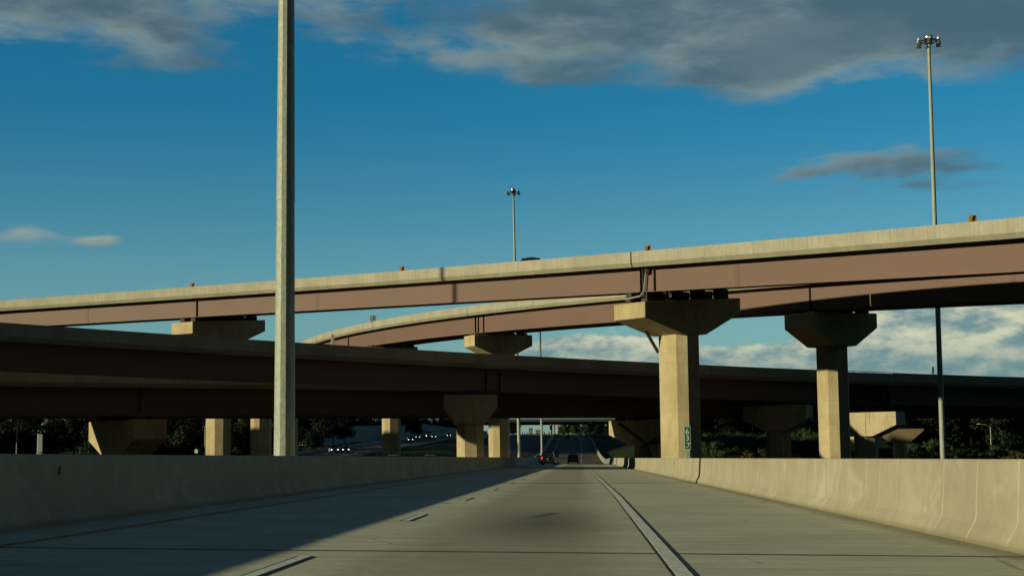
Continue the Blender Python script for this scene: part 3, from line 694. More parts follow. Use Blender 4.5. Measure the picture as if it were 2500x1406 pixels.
# far overpass over the hill
fb = empty('road_bridge'); tag(fb, 'distant low overpass spanning the road at the hilltop', 'bridge')
YF = 1080
mb = MB(); a, b = at(1130, 1023, YF), at(1620, 1021, YF+60)
def seg(mb, a, b, v0, v1, th):
    d = (b-a); d.z = 0; n = Vector((-d.y, d.x, 0)).normalized()
    pts = [a+Vector((0, 0, v0)), b+Vector((0, 0, v0)), b+Vector((0, 0, v1)), a+Vector((0, 0, v1))]
    i = len(mb.v); mb.v += [tuple(p) for p in pts]+[tuple(p+n*th) for p in pts]
    for f in ((0, 1, 2, 3), (7, 6, 5, 4), (0, 4, 5, 1), (1, 5, 6, 2), (2, 6, 7, 3), (3, 7, 4, 0)): mb.f.append(tuple(i+k for k in f)); mb.mi.append(0)
seg(mb, a, b, 0, -1.9, .35); mb.build('parapet', M['deck_concrete'], fb)
mb = MB(); seg(mb, a+Vector((0, .3, 0)), b+Vector((0, .3, 0)), -1.9, -2.3, 13); mb.build('deck', M['far_concrete'], fb)
mb = MB(); seg(mb, a+Vector((0, 1, 0)), b+Vector((0, 1, 0)), -2.3, -4.0, .3); seg(mb, a+Vector((0, 6, 0)), b+Vector((0, 6, 0)), -2.3, -4.0, .3); seg(mb, a+Vector((0, 11, 0)), b+Vector((0, 11, 0)), -2.3, -4.0, .3); mb.build('girder', M['dark_steel'], fb)
for px in (1346, 1353, 1362, 1480):
    c = at(px, 1040, YF+6); mb = MB(); mb.tube((c.x, c.y, ground(c.x, c.y)-1), (c.x, c.y, c.z+1.2), .75, n=10); mb.build('column', M['far_concrete'], fb)

# ------------------------------------------------------------------ chevron signs on the top parapet
def chevron(px, lb, wd=.60, hv=.52):
    t = pA.at_px(px); p = pA.P(t, .30, 0, TA); h = pA.head(t)
    o = empty('chevron_sign', (p.x, p.y, p.z-.66), R(4)); tag(o, lb, 'sign', 'chevron signs on the highest flyover')
    mb = MB(); mb.box((0, 0, .42+.25), (wd, .012, .95)); q = mb.build('panel', M['sign_yellow'], o)
    mb = MB(); w2 = wd*.36
    zc = .30
    mb.prism([(-wd*.36, zc), (-wd*.02, zc), (wd*.42, .42+.25+.45), (wd*.06, .42+.25+.45)], 'y', -.012, -.008)
    mb.prism([(-wd*.36, zc-.002), (-wd*.02, zc-.002), (wd*.42, -.10), (wd*.06, -.10)], 'y', -.012, -.008)
    mb.build('chevron', M['sign_black'], o)
    mb = MB(); mb.box((0, .04, .2), (.06, .05, 1.2)); mb.build('post', M['galvanized'], o)
for px, lb in ((467, 'dark yellow chevron sign on the top parapet left of the big mast'), (977, 'chevron sign on the top parapet between the big mast and the middle mast'), (1578, 'yellow chevron sign just right of the parapet joint'), (2371, 'brightest yellow chevron sign, right of the right-hand light mast')):
    chevron(px, lb)

# ------------------------------------------------------------------ high masts
def mast(base, top, r0, r1, lb, head=True, n=12, joint=None, hr=1.25):
    b = Vector(base); tp = Vector(top)
    t = empty('high_mast_light', b); tag(t, lb, 'light mast', 'high mast lights')
    d = tp-b
    def at_(f): return d*f
    mb = MB(); jf = joint or .42
    rj = r0+(r1-r0)*jf
    mb.tube((0, 0, 0), at_(jf), r0, rj*.985, n); mb.build('pole', M['galvanized'], t)
    mb = MB(); mb.tube(at_(jf-.006), at_(1), rj*1.035, r1, n); mb.build('pole', M['galvanized'], t)
    mb = MB(); mb.box((0, 0, .05), (r0*3.2, r0*3.2, .1)); mb.build('base_plate', M['galvanized'], t)
    mb = MB(); mb.tube((0, 0, -6), (0, 0, 0), r0*2, n=16); mb.build('footing', M['far_concrete'], t)
    if head:
        T0 = d
        mb = MB(); mb.lathe([(0, .44), (.35, .42), (.50, .32), (.54, .12), (.52, .05), (0, .05)], 20, Matrix.Translation(T0)); mb.build('hood', M['bright_metal'], t, smooth=True)
        mb = MB(); 
        for k in range(24):
            a0, a1 = 2*math.pi*k/24, 2*math.pi*(k+1)/24
            mb.tube(T0+Vector((.95*math.cos(a0), .95*math.sin(a0), -.25)), T0+Vector((.95*math.cos(a1), .95*math.sin(a1), -.25)), .06, n=5)
        for k in range(6):
            a0 = 2*math.pi*k/6; mb.tube(T0+Vector((0, 0, -.1)), T0+Vector((hr*math.cos(a0), hr*math.sin(a0), -.25)), .05, n=5)
        mb.tube(T0+Vector((0, 0, -.6)), T0+Vector((0, 0, .1)), .42, n=12)
        mb.build('ring', M['dark_steel'], t)
        for k in range(6):
            a0 = R(20)+2*math.pi*k/6; c = T0+Vector((hr*math.cos(a0), hr*math.sin(a0), -.25))
            Mx = Matrix.Translation(c) @ Matrix.Rotation(a0, 4, 'Z')
            mb = MB(); mb.box((0, 0, .12), (.24, .36, .24), Mx); l = mb.build('luminaire', M['lamp_housing'], t)
            mb = MB(); mb.lathe([(.08, 0), (.16, -.15), (.25, -.36), (.30, -.52), (.31, -.56)], 14, Mx); mb.build('reflector_bell', M['bright_metal'], l, smooth=True)
    return t
Yf = 61.0; a = at(694.5, 1112, Yf); b0 = at(699.5, 0, Yf); dd = (b0-a)/(b0.z-a.z)
base = a + dd*(-7-a.z); topp = a+dd*(48-a.z)
rb = 26.2*Yf/F; rt = 19.4*Yf/F; k = (rt-rb)/(b0.z-a.z)
mast(base, topp, rb-k*(a.z+7)*1.0, rb+k*(48-a.z), 'thick faceted galvanized light mast standing close behind the left barrier', joint=((at(697, 470, Yf).z+7)/55), head=True)
def farmast(pxt, pyt, pxb, pyb, Y, lb, zb=-6, wb=14, wt=7.5):
    a, b = at(pxb, pyb, Y), at(pxt, pyt, Y); d = (b-a)/(b.z-a.z); base = a+d*(zb-a.z); rb = wb*Y/F/2; rt = wt*Y/F/2
    return mast(base, b, rb, rt, lb, n=12)
farmast(2267, 96, 2302, 1118, 181, 'tall light mast with a ring of lamps, at right of the view', wb=15.5, wt=7.5)
farmast(1253, 466, 1268, 1110, 322, 'middle light mast above the black car on the flyover', zb=-3, wb=9.5, wt=4.5)
farmast(1316, 640, 1323, 1090, 430, 'distant light mast rising behind the sloping pier cap', zb=2.2, wb=6, wt=4)
# the twin of the foreground mast, out of view to the left: its shadow falls across the top flyover
tw = pA.P(pA.at_px(1078), 0, -1.5, TA); L_ = 78
c = Vector((tw.x, tw.y, 0)) + Vector((toS.x, toS.y, 0)).normalized()*L_
mast((c.x, c.y, -7), (c.x, c.y, 47), .50, .26, 'galvanized light mast left of the view near the road', head=True)

# sign back with bracket on the curved flyover, mile marker on the dark parapet, thin panel on the far parapet
t = pB.at_px(908); p = pB.P(t, -.25, 0, TB)
o = empty('bridge_sign', (p.x, p.y, p.z)); tag(o, 'small grey sign seen from behind on a bracket of the curved flyover', 'sign')
q = at(911, 778, p.y-.3)-p; mb = MB(); mb.box((q.x, q.y, q.z), (1.05, .03, 1.2)); mb.build('panel', M['sign_back'], o)
mb = MB(); mb.tube((q.x, q.y-.05, q.z+.6), (q.x-.1, q.y-.05, -1.3), .055, n=6); mb.tube((q.x-.05, q.y-.05, .15), (q.x+.75, q.y-.2, .0), .05, n=6); mb.tube((q.x-.1, q.y-.05, -1.3), (q.x+.5, q.y-.2, -1.35), .05, n=6); mb.tube((q.x+.75, q.y-.2, 0), (q.x+.5, q.y-.2, -1.35), .04, n=6); mb.build('bracket', M['galvanized'], o)
t = pC.at_px(813); p = pC.P(t, .12, 0, TC); delineator((p.x, p.y, p.z), .98, .34, 'narrow pale sign back on the dark parapet below the curved flyover', 'marker posts on barriers')
t = pC.at_px(2281); p = pC.P(t, .12, 0, TC); delineator((p.x, p.y, p.z), .95, .22, 'narrow pale marker on the dark parapet next to the right mast', 'marker posts on barriers')

# speed limit sign at right
Ys = 235; p = at(2459, 1080, Ys); zg = ground(p.x, Ys)
o = empty('speed_limit_sign', (p.x, p.y, p.z)); tag(o, 'white speed limit 65 sign before dark trees at far right', 'sign')
mb = MB(); mb.prism(rrect(.92, 1.25, .06), 'y', -.01, .01); mb.build('panel', M['sign_white'], o)
text_mesh('SPEED', .26, 'sign_black', o, (0, -.02, .42)); text_mesh('LIMIT', .26, 'sign_black', o, (0, -.02, .16)); text_mesh('65', .62, 'sign_black', o, (0, -.02, -.28), bold=.006)
mb = MB(); 
for x in (-.35, .35): mb.box((x, .04, (zg-p.z)/2-.2), (.07, .07, (p.z-zg)))
mb.build('post', M['dark_steel'], o)
# street lamps
def street_lamp(px, pytop, pybase, Y, side, lb, arm=2.2, m='galvanized', grp='street lamps among the trees'):
    b = at(px, pybase, Y); tp = at(px, pytop, Y); zg = min(ground(b.x, Y), b.z)
    o = empty('street_lamp', (b.x, b.y, zg)); h = tp.z-zg; tag(o, lb, 'street lamp', grp)
    mb = MB(); mb.tube((0, 0, -1.0), (0, 0, h-.8), .13, .08, 8); mb.build('pole', M[m], o)
    mb = MB(); pts = [Vector((0, 0, h-.8)), Vector((side*arm*.3, 0, h-.25)), Vector((side*arm, 0, h))]
    for a, b2 in zip(pts[:-1], pts[1:]): mb.tube(a, b2, .06, n=6)
    mb.build('arm', M[m], o)
    mb = MB(); mb.box((side*(arm+.3), 0, h), (.75, .3, .14)); mb.build('lamp_head', M['lamp_housing'], o)
street_lamp(2420, 1034, 1094, 330, -1, 'thin street lamp in front of the trees near the speed limit sign', 2.0)
street_lamp(40, 1034, 1110, 300, 1, 'street lamp seen before dark trees at the far left edge', 1.2)
street_lamp(1765, 1030, 1075, 520, -1, 'faint street lamp above the bushes just right of the near pier', 2.2)
street_lamp(1838, 1030, 1080, 500, -1, 'faint street lamp left of the wide dark pier', 2.2)
street_lamp(500, 1032, 1110, 320, 1, 'thin dark street lamp left of the lit rectangular column', .8)

# ------------------------------------------------------------------ left highways
ctr = [(735, 1119, 300), (815, 1106, 372), (963, 1085, 440), (1045, 1070, 600), (1110, 1064, 720), (1200, 1062, 1000), (1262, 1060, 1400)]
cp = [at(*c) for c in ctr]
ly = [c.y for c in cp]; lx = [c.x for c in cp]; lz = [c.z for c in cp]
def LX(y): return float(np.interp(y, ly, lx))
def LZ(y): return float(np.mean([np.interp(y+k, ly, lz) for k in (-20, -10, 0, 10, 20)]))
def LW(y): return lerp([(300, 6.0), (400, 6.5), (600, 7), (1000, 9), (1400, 10)], y)
ysL = list(np.arange(300, 1400, 14))
struct(strip('road', ysL, lambda y: LX(y)-LW(y), lambda y: LX(y)+LW(y), lambda x, y: max(LZ(y), ground(x, y)-.2), M['asphalt'], 1.2), 'dark asphalt highway curving in from the left hill')
for s in (-.55, 0, .55):
    struct(strip('road_marking', ysL, (lambda s: lambda y: LX(y)+LW(y)*s-.12)(s), (lambda s: lambda y: LX(y)+LW(y)*s+.12)(s), lambda x, y: max(LZ(y), ground(x, y)-.2), M['far_white_paint'], .01, .02))
for s, nm in ((-1, 'pale shoulder wall on the uphill side of the curving highway'), (1, 'pale low kerb on the near side of the curving highway')):
    o = strip('barrier_wall', ysL, (lambda s: lambda y: LX(y)+s*LW(y)-.2)(s), (lambda s: lambda y: LX(y)+s*LW(y)+.2)(s), lambda x, y: max(LZ(y), ground(x, y)-.2), M['far_concrete'], 1.3, .75 if s < 0 else .12)
    tag(o, nm, 'barrier')
# opposite carriageway next to the median
struct(strip('road', list(np.arange(372, 1500, 20)), lambda y: lerp(XL, y)-1.8-lerp([(372, 14), (1000, 20), (1500, 22)], y), lambda y: lerp(XL, y)-1.3, lambda x, y: ground(x, y)+.05, M['asphalt'], .8), 'asphalt carriageway left of the median')
for off in (2.6, 6.4, 10.2, 14.0):
    struct(strip('road_marking', list(np.arange(375, 1500, 15)), (lambda o_: lambda y: lerp(XL, y)-1.5-o_-.11)(off), (lambda o_: lambda y: lerp(XL, y)-1.5-o_+.11)(off), lambda x, y: ground(x, y)+.05, M['far_white_paint'], .01, .03))
# curved retaining wall with an upper ramp
wp = [(782, 1030, 1078, 450), (800, 1032, 1074, 470), (864, 1040, 1056, 520), (921, 1038, 1060, 600), (983, 1038, 1060, 650), (1023, 1033, 1060, 700), (1120, 1046, 1064, 790), (1190, 1052, 1066, 860)]
mb = MB()
for (px, yt, yb, Y) in wp:
    a, b = at(px, yt, Y), at(px, yb, Y); mb.v += [tuple(a), tuple(b-Vector((0, 0, 3))), tuple(b+Vector((-.3, 2.0, -3))), tuple(a+Vector((-.3, 2.0, 0)))]
for j in range(len(wp)-1):
    for q in range(4): mb.f.append((4*j+q, 4*j+(q+1) % 4, 4*j+4+(q+1) % 4, 4*j+4+q)); mb.mi.append(0)
mb.f += [(3, 2, 1, 0), tuple(4*(len(wp)-1)+q for q in range(4))]; mb.mi += [0, 0]
tag(mb.build('retaining_wall', M['far_concrete']), 'long curved concrete retaining wall on the left hill carrying cars', 'wall')
# abutment and short overpass at left
ab = empty('ramp_bridge'); tag(ab, 'short concrete overpass and abutment just right of the foreground mast', 'bridge')
mb = MB(); a, b = at(600, 1031, 430), at(783, 1033, 470); seg(mb, a, b, 0, -2.2, 9); mb.build('deck', M['far_concrete'], ab)
mb = MB(); a, b = at(776, 1033, 468), at(800, 1036, 476); seg(mb, a, b, 0, -7, 6); mb.build('abutment', M['far_concrete'], ab)

# ------------------------------------------------------------------ vehicles
def car_proto(kind, body, lights='rear', on=False, detail=True, brake_left=False):
    """car centred at origin, rear towards -Y (rear lights on -Y face), returned as Empty with parts"""
    o = empty(kind)
    if kind == 'suv': Wd, Ln, Ht, bel = 1.98, 4.85, 1.84, 1.08; prof = [(-2.42, .45), (-2.40, 1.02), (-2.32, 1.08), (1.25, 1.10), (2.30, .98), (2.42, .70), (2.40, .38)]; cab = [(-2.30, 1.06), (-2.02, 1.78), (-1.6, 1.84), (.35, 1.82), (1.25, 1.09)]
    elif kind == 'sedan': Wd, Ln, Ht, bel = 1.82, 4.6, 1.46, .95; prof = [(-2.30, .42), (-2.30, .88), (-2.22, .98), (-1.5, 1.0), (1.0, .96), (2.15, .80), (2.30, .60), (2.28, .34)]; cab = [(-1.75, .98), (-1.0, 1.42), (-.5, 1.46), (.3, 1.44), (1.15, .95)]
    else: Wd, Ln, Ht, bel = 1.88, 4.4, 1.62, 1.0; prof = [(-2.18, .42), (-2.20, .95), (-2.12, 1.02), (1.1, 1.0), (2.05, .88), (2.18, .62), (2.16, .36)]; cab = [(-2.10, 1.0), (-1.72, 1.52), (-1.3, 1.62), (.3, 1.60), (1.15, .99)]
    bm = bmesh.new(); a = Wd/2
    low = prof + [(prof[-1][0], .30), (prof[0][0], .30)]
    # lower body with rounded sides: three ribs across
    def loft(bm, secs):
        rows = [[bm.verts.new(p) for p in s] for s in secs]; n = len(rows[0])
        for r0, r1 in zip(rows[:-1], rows[1:]):
            for i in range(n): bm.faces.new((r0[i], r0[(i+1) % n], r1[(i+1) % n], r1[i]))
        bm.faces.new(rows[0][::-1]); bm.faces.new(rows[-1])
    xsn = [(-a, .90), (-a*.93, .97), (-a*.7, 1.0), (a*.7, 1.0), (a*.93, .97), (a, .90)]
    loft(bm, [[(x, y*(.985 if abs(x) > a*.9 else 1), .30+(z-.30)*k) for y, z in low] for x, k in xsn])
    me = bpy.data.meshes.new('body'); bmesh.ops.recalc_face_normals(bm, faces=bm.faces); bm.to_mesh(me); bm.free(); me.materials.append(M[body])
    bo = bpy.data.objects.new('body', me); COL.objects.link(bo); bo.parent = o; bevel(bo, .05, 2)
    # cabin, tapering inwards
    bm = bmesh.new(); zt = max(z for _, z in cab); zb = min(z for _, z in cab)
    def inx(z, s): return s*(a*.93 - (z-zb)/(zt-zb)*a*.22)
    loft(bm, [[(inx(z, -1), y, z) for y, z in cab], [(inx(z, 1), y, z) for y, z in cab]])
    me = bpy.data.meshes.new('windows'); bmesh.ops.recalc_face_normals(bm, faces=bm.faces); bm.to_mesh(me); bm.free(); me.materials.append(M['glass_dark'])
    wo_ = bpy.data.objects.new('windows', me); COL.objects.link(wo_); wo_.parent = o; bevel(wo_, .04, 2)
    mb = MB(); top = [(y, z) for y, z in cab if z > zt-.07]; y0, y1 = top[0][0], top[-1][0]; wr = a*.71
    mb.prism([(-wr, y0-.12), (wr, y0-.12), (wr, y1+.08), (-wr, y1+.08)], 'z', zt-.05, zt+.025); bevel(mb.build('roof', M[body], o), .03)
    if detail:
        mb = MB()                                              # pillars
        for s in (-1, 1):
            for (ya, za), (yb, zb2) in ((cab[0], cab[1]), (cab[-1], cab[-2])): mb.tube((inx(za, s), ya, za), (inx(zb2, s), yb, zb2), .055, n=5)
            mb.tube((inx(zb, s)*1.0, -.2, zb), (inx(zt, s), -.25, zt), .045, n=5)
        mb.build('pillar', M[body], o)
        mb = MB(); 
        for s in (-1, 1): mb.box((s*(a+.09), .75, bel+.06), (.20, .10, .15))
        bevel(mb.build('mirror', M[body], o), .03)
        mb = MB(); mb.box((0, prof[0][0]-.03, .50), (Wd*.9, .12, .22)); bevel(mb.build('bumper', M['sign_black'], o), .03)
        mb = MB(); mb.box((0, prof[0][0]-.015, .82), (.32, .02, .16)); mb.build('license_plate', M['car_silver'], o)
    for s in (-1, 1):
        for yy in (-Ln*.30, Ln*.30):
            mb = MB(); mb.tube((s*(a-.24), yy, .34), (s*(a-.01), yy, .34), .34, n=16); w_ = mb.build('wheel', M['tire'], o)
            if detail: mb = MB(); mb.tube((s*(a-.03), yy, .34), (s*(a+.005), yy, .34), .21, n=12); mb.build('rim', M['rim'], w_)
    for s in (-1, 1):
        yr = prof[0][0]-.005; mb = MB(); mb.box((s*(a-.16), yr, bel-.16 if kind != 'suv' else 1.0), (.18, .06, .16 if kind != 'suv' else .34))
        mb.build('taillight', M['taillight_on' if (brake_left and s < 0) else 'taillight_off'], o)
        yf_ = prof[-1][0]-.02; mb = MB(); mb.box((s*(a-.26), yf_, .68), (.30, .10, .17)); mb.build('headlight', M['headlight_on' if on else 'headlight_off'], o)
    return o
def place(o, p, rz, lb, cat, grp=None, slope=0.0):
    o.location = p; o.rotation_euler = (slope, 0, rz); tag(o, lb, cat, grp); return o
x1 = at(1339, 1128, 232).x
c1 = car_proto('suv', 'car_black', brake_left=True); place(c1, (x1, 234.5, zroad(x1, 234)+.01), R(-3), 'black suv ahead with its left tail light glowing red', 'car')
x2 = at(1399, 1126, 272).x
c2 = car_proto('crossover', 'car_black'); place(c2, (x2, 274, zroad(x2, 274)+.01), R(0), 'dark crossover ahead in the lane beside the black suv', 'car')
protos = {}
def far_car(kind, body, on, p, rz, lb, grp, slope=0.0):
    k = (kind, body, on)
    if k not in protos:
        o = car_proto(kind, body, on=on, detail=False); protos[k] = o
    else: o = copy_tree(protos[k])
    o.location = p; o.rotation_euler = (slope, 0, rz); tag(o, lb, 'car', grp); return o
# car on top flyover
t = pA.at_px(1268); h = pA.head(t); p = pA.P(t, 1.9, -PH+.02, TA)
far_car('sedan', 'car_black', False, Vector((p.x, p.y, p.z-.10)), math.atan2(h.y, h.x)-math.pi/2, 'black car roof showing above the parapet of the highest flyover', None)
# ahead, climbing
for px, py, Y, kd, bd, lb in ((1387, 1075, 760, 'suv', 'car_gray', 'grey suv far up the hill in the middle lane'), (1377, 1063, 1150, 'sedan', 'car_black', 'small black car near the hilltop, left lane'), (1388, 1060, 1230, 'suv', 'car_gray', 'tiny vehicle at the hilltop right of the black one')):
    x = at(px, py, Y).x; far_car(kd, bd, False, (x, Y, zroad(x, Y)+.02), 0, lb, 'cars driving away up the hill', R(.9))
# oncoming on the left highway
def on_left(px, Y): 
    x = at(px, 1090, Y).x; return (x, Y, max(LZ(Y), ground(x, Y)-.2)+.03)
onc = [(815, 372, 'suv', 'car_white', 'white oncoming suv with headlights on, nearest on the left highway'), (842, 372, 'sedan', 'car_gray', 'grey oncoming car beside the nearest white suv'), (966, 450, 'suv', 'car_white', 'white oncoming suv in front of its follower on the curve'),
       (961, 475, 'sedan', 'car_silver', 'silver oncoming car just behind the white suv on the curve'), (1000, 500, 'sedan', 'car_gray', 'dark oncoming car with headlights right of the white suv'), (1018, 590, 'sedan', 'car_gray', 'small dark oncoming car left of the truck'),
       (1057, 600, 'sedan', 'car_silver', 'oncoming car right beside the white truck'), (1094, 655, 'sedan', 'car_black', 'lone small oncoming car right of the truck')]
for px, Y, kd, bd, lb in onc:
    far_car(kd, bd, True, on_left(px, Y), math.pi+R(14), lb, 'oncoming cars on the left highway')
# tops of cars behind the left barrier
for px, Y, bd, lb in ((961, 205, 'car_silver', 'silver car roof just above the left barrier'), (1051, 215, 'car_silver', 'pale car roof above the left barrier near the dark pier')):
    p = at(px, 1110.5, Y); far_car('sedan', bd, False, (p.x, p.y, p.z-1.46), math.pi+R(10), lb, 'cars half hidden behind the left barrier')
# cars on the wall ramp
for px, py, Y, lb in ((975, 1036, 670, 'left car of the pair on top of the curved retaining wall'), (984, 1035, 680, 'car closely following on top of the curved retaining wall'), (1014, 1033, 705, 'right car driving alone atop the curved retaining wall')):
    p = at(px, py, Y); far_car('sedan', 'car_silver', True, (p.x, p.y, p.z-.1), math.pi+R(30), lb, 'cars on the ramp above the retaining wall')
# truck
Y = 612; x, _, z = on_left(1045, Y)
tr = empty('semi_truck', (x, Y, z), math.pi+R(10)); tag(tr, 'white semi truck with box trailer coming down the left highway', 'truck')
mb = MB(); mb.prism([(0.2, .5), (3.0, .5), (3.2, 1.5), (2.2, 1.9), (1.8, 2.7), (1.4, 3.4), (0, 3.7), (0, .5)], 'x', -1.15, 1.15); bevel(mb.build('cab', M['truck_white'], tr), .08, 2)
mb = MB(); mb.box((0, 2.02, 2.28), (2.0, .30, .62)); mb.build('windshield', M['glass_dark'], tr)
mb = MB(); mb.box((0, 3.14, 1.05), (1.2, .08, .7)); mb.build('grille', M['rim'], tr)
mb = MB(); mb.box((0, -7.0, 2.55), (2.6, 13.5, 2.85)); bevel(mb.build('trailer', M['truck_white'], tr), .05)
for s in (-1, 1):
    mb = MB(); mb.box((s*.9, 3.14, .85), (.35, .1, .25)); mb.build('headlight', M['headlight_on'], tr)
    for yy in (2.2, -1.0, -2.3, -11.5, -12.8):
        mb = MB(); mb.tube((s*.8, yy, .5), (s*1.2, yy, .5), .5, n=14); mb.build('wheel', M['tire'], tr)
# row at the crest
for i, (px, kd) in enumerate(((1254, 'sedan'), (1260, 'suv'), (1276, 'sedan'), (1281, 'sedan'), (1287, 'sedan'), (1329, 'suv'), (1341, 'suv'))):
    p = at(px, 1060, 1330); lbs = ('leftmost oncoming car at the hilltop behind the brown column', 'oncoming car at the hilltop just left of the lit mast', 'oncoming car at the hilltop just right of the lit mast', 'middle one of three oncoming cars left of the distant building', 'oncoming car at the hilltop nearest the distant building', 'oncoming vehicle at the hilltop right of the distant mast', 'oncoming vehicle at the hilltop beside the far bridge columns')
    far_car(kd, 'car_black', True, (p.x, 1330, ground(p.x, 1330)+.1), math.pi, lbs[i], 'oncoming cars at the hilltop')
# parked cars lot at right
cols = ['car_white', 'car_silver', 'car_gray', 'car_blue', 'car_black', 'car_red']
pl = 'parked car in the packed lot on the right hillside'
k = 0
for r_ in range(5):
    for i in range(10):
        px = 1434+r_*13+i*5.4+random.uniform(-1, 1); Y = 930-r_*26-i*12; p = at(px, 1060, Y)
        if px > 1512: continue
        far_car(random.choice(['sedan', 'suv']), cols[k % 6], False, (p.x, Y, ground(p.x, Y)-.05), R(70)+random.uniform(-.05, .05), pl, 'cars parked in the hillside lot'); k += 1

# ------------------------------------------------------------------ distant buildings and signs
def building(px0, px1, pyt, pyb, Y, lb, m, rows, colsn, dep=22):
    a, b = at(px0, pyb, Y), at(px1, pyt, Y); wd = b.x-a.x; h = b.z-a.z
    o = empty('building', (a.x, Y, a.z-4)); tag(o, lb, 'building')
    mb = MB(); mb.box((wd/2, dep/2, (h+4)/2), (wd, dep, h+4)); mb.build('wall', m, o)
    mb = MB(); mb.box((wd/2, dep/2, h+4.4), (wd*1.02, dep*1.02, .8)); mb.build('roof', M['far_concrete'], o)
    for j in range(rows):
        for i in range(colsn):
            mb = MB(); mb.box((wd*(i+.5)/colsn, -.06, 4+h*(j+.5)/rows), (wd/colsn*.55, .1, h/rows*.5)); mb.build('window', M['glass_dark'], o)
plain('building_wall', (.22, .24, .22), .8); plain('building_wall_warm', (.24, .22, .18), .8)
building(1291, 1299, 1045, 1060, 2300, 'taller small building on the skyline left of the distant mast', M['building_wall'], 3, 2)
building(1307.5, 1320, 1049, 1060, 2250, 'long low building on the skyline touching the distant mast', M['building_wall_warm'], 2, 4)
sg = at(1345.5, 1043, 900); o = empty('overhead_sign', (sg.x, 900, ground(sg.x, 900))); tag(o, 'dark sign panel on a thin post by the far bridge columns', 'sign')
h = sg.z-ground(sg.x, 900); mb = MB(); mb.box((0, 0, h), (1.5, .1, 2.6)); mb.build('panel', M['sign_back'], o); mb = MB(); mb.tube((0, .1, -1), (0, .1, h), .2, n=6); mb.build('post', M['dark_steel'], o)
sg = at(1416, 1058, 760); o = empty('road_sign', (sg.x, 760, ground(sg.x, 760))); tag(o, 'small pale sign beside the road near the hilltop', 'sign')
h = sg.z-ground(sg.x, 760)
mb = MB(); mb.box((0, 0, h), (1.2, .06, 1.5)); mb.build('panel', M['sign_white'], o); mb = MB(); mb.box((0, .06, h/2), (.12, .08, h)); mb.build('post', M['dark_steel'], o)
sg = at(479, 1101, 260); o = empty('road_sign', (sg.x, 260, sg.z)); tag(o, 'tiny white sign low behind the left barrier near the lit column', 'sign')
mb = MB(); mb.box((0, 0, 0), (.5, .05, .6)); mb.build('panel', M['sign_white'], o); mb = MB(); mb.box((0, .05, -3), (.08, .06, 6)); mb.build('post', M['dark_steel'], o)
# guard rail on the right slope
rl = [at(1715+60*i, 1081-1*i*.2, 470-4*i) for i in range(10)]
t = empty('guard_rail', rl[0]); tag(t, 'long pale guard rail line running behind the bushes at right', 'guard rail')
mb = MB()
for a, b in zip(rl[:-1], rl[1:]): seg(mb, a-rl[0], b-rl[0], .35, 0.0, .08)
mb.build('rail', M['galvanized'], t)
mb = MB()
for a in rl[::1]: mb.box((a.x-rl[0].x, a.y-rl[0].y+.15, a.z-rl[0].z-.5), (.15, .15, 1.4))
mb.build('post', M['galvanized'], t)
# low concrete wall + pale ground at far right
a, b = at(2120, 1099, 330), at(2560, 1096, 300); mb = MB(); seg(mb, a, b, 0, -1.6, .4); tag(mb.build('barrier_wall', M['far_concrete']), 'low concrete wall behind the small far pier at right', 'barrier')

# ------------------------------------------------------------------ vegetation
def crown(rnd, rx, rz, n, leaf, lobes=9, zc=0.0):
    mb = MB(); L = []
    for k in range(lobes):
        a = rnd.uniform(0, 2*math.pi); r = rnd.uniform(.2, .72); L.append((Vector((math.cos(a)*r*rx, math.sin(a)*r*rx, zc+rnd.uniform(-.55, .75)*rz)), rnd.uniform(.32, .55)))
    for k in range(n):
        c, s = rnd.choice(L); d = Vector((rnd.gauss(0, 1), rnd.gauss(0, 1), rnd.gauss(0, 1))).normalized(); rr = rnd.uniform(.55, 1.05)
        p = c + Vector((d.x*s*rx*rr, d.y*s*rx*rr, d.z*s*rz*rr))
        q = (d + Vector((rnd.uniform(-.6, .6), rnd.uniform(-.6, .6), rnd.uniform(-.2, .9)))).normalized(); u = q.orthogonal().normalized(); w_ = q.cross(u); ang = rnd.uniform(0, 6.28); u, w_ = u*math.cos(ang)+w_*math.sin(ang), w_*math.cos(ang)-u*math.sin(ang)
        l = leaf*rnd.uniform(.6, 1.3); mb.quad([p-u*l, p-w_*l*.6, p+u*l, p+w_*l*.6])
    return mb
def tree_proto(seed, h, rx, m, n=2600, leaf=.34):
    rnd = random.Random(seed); o = empty('tree')
    crown(rnd, rx, h*.42, n, leaf, 11, h*.58).build('crown', M[m], o)
    mb = MB(); mb.tube((0, 0, -1.5), (0, 0, h*.5), .22, .10, 7)
    for k in range(6):
        a = rnd.uniform(0, 6.28); z = h*rnd.uniform(.25, .5); mb.tube((0, 0, z), (math.cos(a)*rx*.5, math.sin(a)*rx*.5, z+h*.25), .08, .03, 5)
    mb.build('trunk', M['bark'], o); return o
def bush_proto(seed, h, rx, m, n=1100, leaf=.20):
    rnd = random.Random(seed); o = empty('bush'); crown(rnd, rx, h*.5, n, leaf, 8, h*.5).build('leaves', M[m], o)
    mb = MB()
    for k in range(5): a = rnd.uniform(0, 6.28); mb.tube((0, 0, -.3), (math.cos(a)*rx*.4, math.sin(a)*rx*.4, h*.6), .04, .02, 4)
    mb.build('stem', M['bark'], o); return o
TP = [tree_proto(11, 11, 4.6, 'leaf_dark'), tree_proto(12, 9, 4.0, 'leaf_dark'), tree_proto(13, 12.5, 5.0, 'leaf_dark'), tree_proto(14, 8, 3.6, 'leaf_bush')]
BP = [bush_proto(21, 2.8, 2.0, 'leaf_bush'), bush_proto(22, 2.0, 1.7, 'leaf_bush'), bush_proto(23, 3.4, 2.2, 'leaf_bush'), bush_proto(24, 1.5, 1.8, 'leaf_dry')]
used = set()
